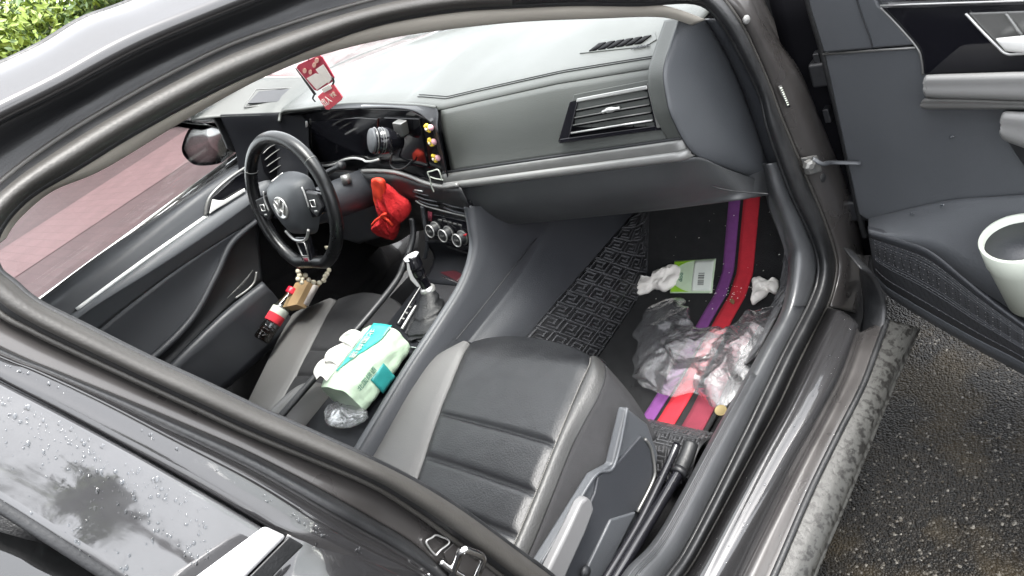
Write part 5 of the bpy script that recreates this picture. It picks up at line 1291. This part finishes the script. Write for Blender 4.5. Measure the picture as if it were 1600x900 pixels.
for sd3, a0, a1, ln, hg in ((.4, .06, .46, .30, .024), (1.3, .28, .72, .22, .034), (2.2, .58, .80, .12, .052)):
    tl(grid('pulled_tissue', ruffle(sd3, a0, a1, ln, hg), 40, 16, 'tissue', None, solid=.0006))
clearp = crumple('plastic_wrap', [tpk(a, b, .05) for a, b in [(-.02, -.05), (-.22, .1), (-.28, .5), (-.25, .9), (-.05, 1.0), (.02, .5)]], 'film', .02, 21, amp=.9); tl(clearp)
# bottle lying by the driver's seat
bt = empty('drink_bottle', on(432, 500, x=-.60), 'clear drink bottle with red cap and red label beside the driver seat', 'bottle')
B0 = on(410, 528, x=-.60); B1 = on(457, 454, x=-.585); bx_ = (B1 - B0); BL = bx_.length * 1.05; bx_.normalize(); B0 = B1 - bx_ * BL
def bl_(o):
    o.parent = bt
    for v in o.data.vertices: v.co -= bt.location
    return o
sR = .024
bl_(lathe('bottle_body', [(.018, .0), (sR, .004), (sR, BL * .34), (sR * .98, BL * .36), (sR, BL * .62), (sR * .9, BL * .70), (sR * .62, BL * .82), (.013, BL * .90), (.013, BL * .97)], B0, bx_, 'clear', None))
bl_(lathe('cola_left', [(.016, .002), (sR * .93, .006), (sR * .93, BL * .22), (0, BL * .24)], B0, bx_, 'cola', None))
bl_(lathe('label_band', [(sR * 1.01, BL * .36), (sR * 1.02, BL * .365), (sR * 1.02, BL * .50), (sR * 1.01, BL * .505)], B0, bx_, 'red', None, solid=.0006))
bl_(lathe('label_band', [(sR * 1.01, BL * .508), (sR * 1.02, BL * .51), (sR * 1.02, BL * .62), (sR * 1.0, BL * .63)], B0, bx_, 'white', None, solid=.0006))
bl_(lathe('cap', [(.0165, BL * .93), (.0168, BL * .94), (.0165, BL * 1.03), (.0145, BL * 1.045), (0, BL * 1.045)], B0, bx_, 'redcap', None, seg=24))
for k in range(4):
    bl_(lathe('body_rib', [(sR * 1.0, BL * (.08 + k * .06) - .002), (sR * 1.04, BL * (.08 + k * .06)), (sR * 1.0, BL * (.08 + k * .06) + .002)], B0, bx_, 'clear', None))
# cardboard box behind it
cb = prism('cardboard_box', [on(u, v, x=-.50) for u, v in [(463, 476), (484, 436), (502, 443), (478, 482)]], (-.10, .0, -.02), 'card', None, bevel=.001)
ww = prism('white_panel', [on(u, v, x=-.497) for u, v in [(474, 474), (489, 445), (497, 446), (497, 450), (481, 479)]], (.0015, 0, 0), 'cardwhite', cb, bevel=0)
tag(cb, 'small brown cardboard box wedged behind the bottle', 'box')
# bead string behind the wheel
bs = empty('bead_string', on(485, 430, x=-.40), 'string of ivory beads and gold hanging under the steering wheel', 'bead string')
bd_px = [(466, 424), (468, 430), (472, 436), (466, 436), (471, 441), (477, 430), (482, 437), (490, 441), (499, 442), (506, 438), (511, 428), (508, 432), (514, 422)]
for u, v in bd_px:
    c = on(u, v, x=-.40); bo = lathe('bead', [(0, -.007), (.005, -.005), (.007, 0), (.005, .005), (0, .007)], c, (.4, -.3, .8), 'bead', None, seg=10)
    bo.parent = bs
    for v_ in bo.data.vertices: v_.co -= bs.location
o = tube('gold_cord', [on(u, v, x=-.405) for u, v in [(467, 424), (478, 434), (492, 443), (505, 439), (514, 422)]], .004, 'gold', None, n=24); o.parent = bs
for v_ in o.data.vertices: v_.co -= bs.location
# red pouch and ribbon
rp_ = empty('red_pouch', on(610, 340, y=.60), 'red cloth pouch hanging from the column beside the wheel', 'pouch')
def pouch(name, px, y, m, th, seed):
    P = spline([on(u, v, y=y) for u, v in px], 70, True); c = sum(P, V()) / 70; vv = []; ff = []; n = 18
    for r in range(n):
        s = 1 - r / (n - 1) * .985
        for p in P:
            q = c + (p - c) * s; k = mn.noise(q * 26 + V((seed, 0, 0))) + 1.1 * mn.noise(V((q.x * 90, q.y * 10, q.z * 14 + seed))) + .5 * mn.noise(V((q.x * 200, q.y * 20, q.z * 40 + seed)))
            vv.append(q + V((.35, -1, 0)).normalized() * th * (max(0, 1 - s ** 3) ** .5 * (1 + .45 * k)))
    for r in range(n - 1):
        for j in range(70): ff.append((r * 70 + j, r * 70 + (j + 1) % 70, (r + 1) * 70 + (j + 1) % 70, (r + 1) * 70 + j))
    i0 = len(vv); vv += [c + (p - c) * .9 + V((0, .012, 0)) for p in P]
    for j in range(70): ff.append((j, i0 + j, i0 + (j + 1) % 70, (j + 1) % 70))
    ff.append(tuple(range(i0, i0 + 70)))
    o = mk(name, vv, ff, m, None); o.parent = rp_
    for v in o.data.vertices: v.co -= rp_.location
    return o
pouch('pouch_body', [(595, 285), (608, 292), (622, 305), (638, 316), (642, 330), (634, 342), (624, 350), (622, 362), (617, 373), (600, 370), (588, 364), (581, 354), (592, 345), (597, 338), (592, 320), (590, 300)], .60, 'redcloth', .028, 2)
pouch('ribbon', [(581, 280), (596, 282), (601, 300), (600, 318), (597, 336), (591, 334), (585, 316), (582, 300)], .585, 'orangered', .008, 6)
for a, b in (((597, 338), (613, 352)), ((597, 338), (581, 352)), ((594, 340), (604, 334))):
    o = tube('tie', [on(*a, y=.57), on((a[0] + b[0]) / 2, (a[1] + b[1]) / 2 - 2, y=.565), on(*b, y=.57)], .0035, 'orangered', None, n=8, seg=8); o.parent = rp_
    for v in o.data.vertices: v.co -= rp_.location
# round black accessory in front of the screens
acc = empty('phone_holder', S(596, 222, .04), 'round black ribbed holder stuck in front of the display', 'phone holder')
ax = V((-.30, -.78, .50)).normalized(); c = S(579, 220, .085)
def al(o):
    o.parent = acc
    for v in o.data.vertices: v.co -= acc.location
    return o
al(lathe('disc', [(0, .0), (.0265, 0), (.028, -.002), (.028, -.006)], c, ax, 'plastic2', None, seg=36))
al(lathe('barrel', [(.028, -.006), (.0295, -.008), (.0295, -.012), (.0275, -.014), (.0275, -.018), (.0300, -.020), (.0300, -.040), (.028, -.044), (.022, -.06), (.018, -.075)], c, ax, 'gloss', None, seg=36))
for h in (-.010, -.022, -.028):
    al(lathe('rib_ring', [(.0298, h - .001), (.0306, h), (.0298, h + .001)], c, ax, 'silvertrim', None, seg=36))
al(tube('arm', [c - ax * .06, S(622, 214, .03), S(632, 205, .012)], [.012, .010, .012], 'gloss', None, n=12))
al(prism('clamp', [S(u, v, .03) for u, v in [(612, 192), (626, 194), (630, 214), (618, 218)]], PN * .02, 'silvertrim', None, bevel=.003))
al(tube('cable', [S(613, 240, .02), S(610, 255, .02), S(618, 264, .025), S(632, 262, .02), S(645, 250, .01)], .0022, 'rubber', None, n=20, seg=6))
# three toy figures on the screen edge
for k, (u, v, lab) in enumerate([(670, 200, 'topmost yellow and pink toy flower on the display edge'), (675, 222, 'middle yellow and pink toy flower on the display edge'), (681, 247, 'lowest yellow and pink toy flower on the display edge')]):
    c = S(u, v, .010); tf = empty('toy_flower', c, lab, 'toy', 'toy flowers on the display edge')
    F = frame(-PN); rr = .0062
    for q in range(5):
        a = q * 1.257 + .4 * k; d = F @ V((math.cos(a) * .0065, math.sin(a) * .0072, 0))
        lathe('petal', [(0, -.004), (rr * .5, -.003), (rr * .75, 0), (rr * .5, .003), (0, .004)], d - V((.004, 0, 0)), F @ V((math.cos(a), math.sin(a), .1)), 'yellow', tf, seg=10)
    lathe('heart', [(0, -.006), (.0055, -.004), (.0078, 0), (.0055, .004), (0, .006)], V((.0095, -.002, .001)), -PN, 'pinktoy', tf, seg=12)
    lathe('eye', [(0, .004), (.003, .003), (.004, 0)], V((-.004, -.004, 0)), -PN, 'bead', tf, seg=10)
# wire clip hooked over the moulding
wc = empty('wire_clip', S(675, 282, .04), 'thin white wire clip hooked over the silver dashboard moulding', 'clip')
for pxs in ([(668, 270), (672, 280), (674, 290), (678, 300)], [(668, 269), (676, 267), (684, 265), (688, 272), (690, 280)], [(672, 276), (680, 279), (692, 281)]):
    o = tube('wire', [S(u, v, .042) for u, v in pxs], .0016, 'white', None, n=14, seg=6); o.parent = wc
    for v in o.data.vertices: v.co -= wc.location
# hanging charm
YC = .56
ch = empty('hanging_charm', on(497, 130, y=YC), 'red photo card charm with a pink-red tag hanging under the windscreen', 'charm')
def cl_(o):
    o.parent = ch
    for v in o.data.vertices: v.co -= ch.location
    return o
def CH(u, v, k=0): return on(u, v, y=YC) + V((.4, -.9, .1)) * k
# slightly turned card
def card(name, px, k, m, th=.0025): return cl_(prism(name, [CH(u, v, k) for u, v in px], (0, .9 * th, 0), m, None, bevel=.0004))
card('photo_card', [(463, 106), (466, 101), (499, 86), (503, 89), (522, 121), (521, 127), (496, 142), (491, 141)], 0, 'charmred')
card('card_border', [(464, 108), (462, 106), (492, 149), (495, 147)], .003, 'gloss')
for px in ([(480, 122), (494, 114), (506, 118), (513, 128), (496, 140)], [(494, 108), (506, 100), (520, 122), (514, 130), (504, 122)]):
    card('printed_figure', px, .003, 'photo', .001)
for u, v, r in ((477, 110, 3.2), (486, 112, 3.0), (492, 101, 3.2), (496, 94, 3.4)):
    card('printed_face', [(u + r * math.cos(a * .785), v + 1.3 * r * math.sin(a * .785)) for a in range(8)], .004, 'skin', .001)
card('tag', [(497, 150), (521, 130), (536, 151), (534, 156), (515, 171), (510, 170)], .003, 'charmpink')
card('knot', [(504, 138), (516, 131), (520, 137), (508, 144)], .006, 'photo')
p0 = CH(513, 157, .008); cl_(text('tag_lettering', '出入', p0, CH(524, 149, .008) - p0, CH(508, 150, .008) - p0, .020, 'photo', None))
p0 = CH(523, 147, .008); cl_(text('tag_lettering', '平安', p0, CH(534, 139, .008) - p0, CH(518, 140, .008) - p0, .012, 'bead', None))
for pxs in ([(492, 148), (490, 153), (494, 158)], [(520, 120), (523, 126), (521, 131)]):
    cl_(tube('tassel', [CH(u, v, .004) for u, v in pxs], .002, 'dark', None, n=8, seg=6))
cl_(tube('cord', [CH(483, 95, .0), V((on(470, 60, y=YC).x, YC, 1.36))], .0012, 'charmred', None, seg=5))
# white cup in the door pocket
wcup = empty('white_cup', D(1590, 450, .03), 'white plastic cup standing in the open door pocket', 'cup')
ct = D(1592, 372, .075); ca = V((-.06, -.12, 1)).normalized()
o = lathe('cup_body', [(0, -.15), (.040, -.15), (.053, -.045), (.055, -.042), (.0575, .0), (.0555, .003), (.051, 0), (.049, -.03), (.0, -.03)], ct, ca, 'white', None, seg=40); o.parent = wcup
for v in o.data.vertices: v.co -= wcup.location
o = lathe('cup_lid', [(0, -.014), (.0505, -.014), (.0505, -.012), (0, -.0115)], ct, ca, 'plastic', None, seg=40); o.parent = wcup
for v in o.data.vertices: v.co -= wcup.location

# ================================================================== rain drops on the paint
def drops(name, pts_fn, n, rmin, rmax, seed, parent):
    rnd = random.Random(seed); vv = []; ff = []
    for k in range(n):
        r = pts_fn(rnd)
        if r is None: continue
        p, nr = r; nr = nr.normalized(); a = nr.orthogonal().normalized(); b = nr.cross(a); q = rmin + (rmax - rmin) * rnd.random() ** 3; el = rnd.uniform(.7, 2.0); i = len(vv); S_ = 8
        for rr, h in ((1, 0), (.85, .32), (.45, .52)):
            for j in range(S_):
                t = 6.283 * j / S_; vv.append(p + a * q * rr * math.cos(t) * el + b * q * rr * math.sin(t) + nr * q * h * .55)
        vv.append(p + nr * q * .32)
        for g in range(2):
            for j in range(S_): ff.append((i + g * S_ + j, i + g * S_ + (j + 1) % S_, i + (g + 1) * S_ + (j + 1) % S_, i + (g + 1) * S_ + j))
        for j in range(S_): ff.append((i + 2 * S_ + j, i + 2 * S_ + (j + 1) % S_, i + 3 * S_))
    o = mk(name, vv, ff, 'drop', parent, fix=False); o['kind'] = 'stuff'; return o
def on_app(rnd):
    u = rnd.uniform(-20, 460); v = rnd.uniform(560, 905); p = ong(u, v, .0515); q = ong(u + 3, v, .0515); q2 = ong(u, v + 3, .0515)
    n_ = (q - p).cross(q2 - p); n_ = n_ if n_.x > 0 else -n_
    # keep to the applique
    t0 = (607 + .50 * u) if u > 0 else 600
    if v < 600 + .535 * u + 8 or v > 792 + .64 * u - 6 or u > 330: return None
    return p, n_
drops('rain_drops', on_app, 1700, .0004, .0016, 3, rd)
def on_strip(rnd):
    k = rnd.random() * 7; i = int(k); f = k - i; t = rnd.uniform(.15, .85)
    a = mids(b2, b3, t); u = lerp(a[i + 2][0], a[i + 3][0], f); v = lerp(a[i + 2][1], a[i + 3][1], f); p = ong(u, v, .043)
    q = ong(u + 3, v, .043); q2 = ong(u, v + 3, .043); n_ = (q - p).cross(q2 - p); return p, (n_ if n_.x > 0 else -n_)
drops('rain_drops', on_strip, 160, .0006, .0022, 8, rd)
def on_sill(rnd):
    t = rnd.random(); s = rnd.random() * 5.9; i = int(s); f = s - i
    a = mids(p_in, p_edge, lerp(.2, .95, t)) if rnd.random() < .5 else mids(p_low, l_out, lerp(.2, .9, t)); zz = None
    u = lerp(a[i][0], a[i + 1][0], f); v = lerp(a[i][1], a[i + 1][1], f)
    z = .3675 if a[0][0] < 1338 and a[0] != p_low[0] else .3045
    return None if False else (on(u, v, z=z), V((.15, 0, 1)))
drops('rain_drops', on_sill, 260, .0006, .002, 5, sill)

def on_card(rnd, lst=[(1488, 213, 0), (1443, 327, .02), (1470, 321, .02), (1455, 331, .02), (1423, 333, .02), (1467, 470, .05), (1530, 514, .055), (1555, 525, .055), (1410, 470, .05), (1350, 342, .0)]):
    u, v, k = lst[rnd.randrange(len(lst))]; return D(u + rnd.gauss(0, 2), v + rnd.gauss(0, 1), k + .003), DN + V((0, 0, .4))
drops('rain_drops', on_card, 26, .0010, .0034, 2, pdo)
rnd = random.Random(12); vv = []; ff = []
for k in range(1500):
    p = on(rnd.uniform(1235, 1640), rnd.uniform(500, 920), z=0); r = .0008 + .0035 * rnd.random() ** 4; i = len(vv)
    if p.x < .86: continue
    a = rnd.random() * 6.28
    for q in range(4): vv.append(p + V((r * math.cos(a + q * 1.57) * rnd.uniform(.6, 1.3), r * math.sin(a + q * 1.57) * rnd.uniform(.6, 1.3), .0)))
    vv.append(p + V((0, 0, r * rnd.uniform(.5, 1)))); ff += [(i, i + 1, i + 4), (i + 1, i + 2, i + 4), (i + 2, i + 3, i + 4), (i + 3, i, i + 4)]
o = mk('road_grit', vv, ff, 'grit', None, smooth=False, fix=False); o['kind'] = 'stuff'; tag(o, 'loose pale grit scattered over the wet asphalt beside the sill', 'grit')
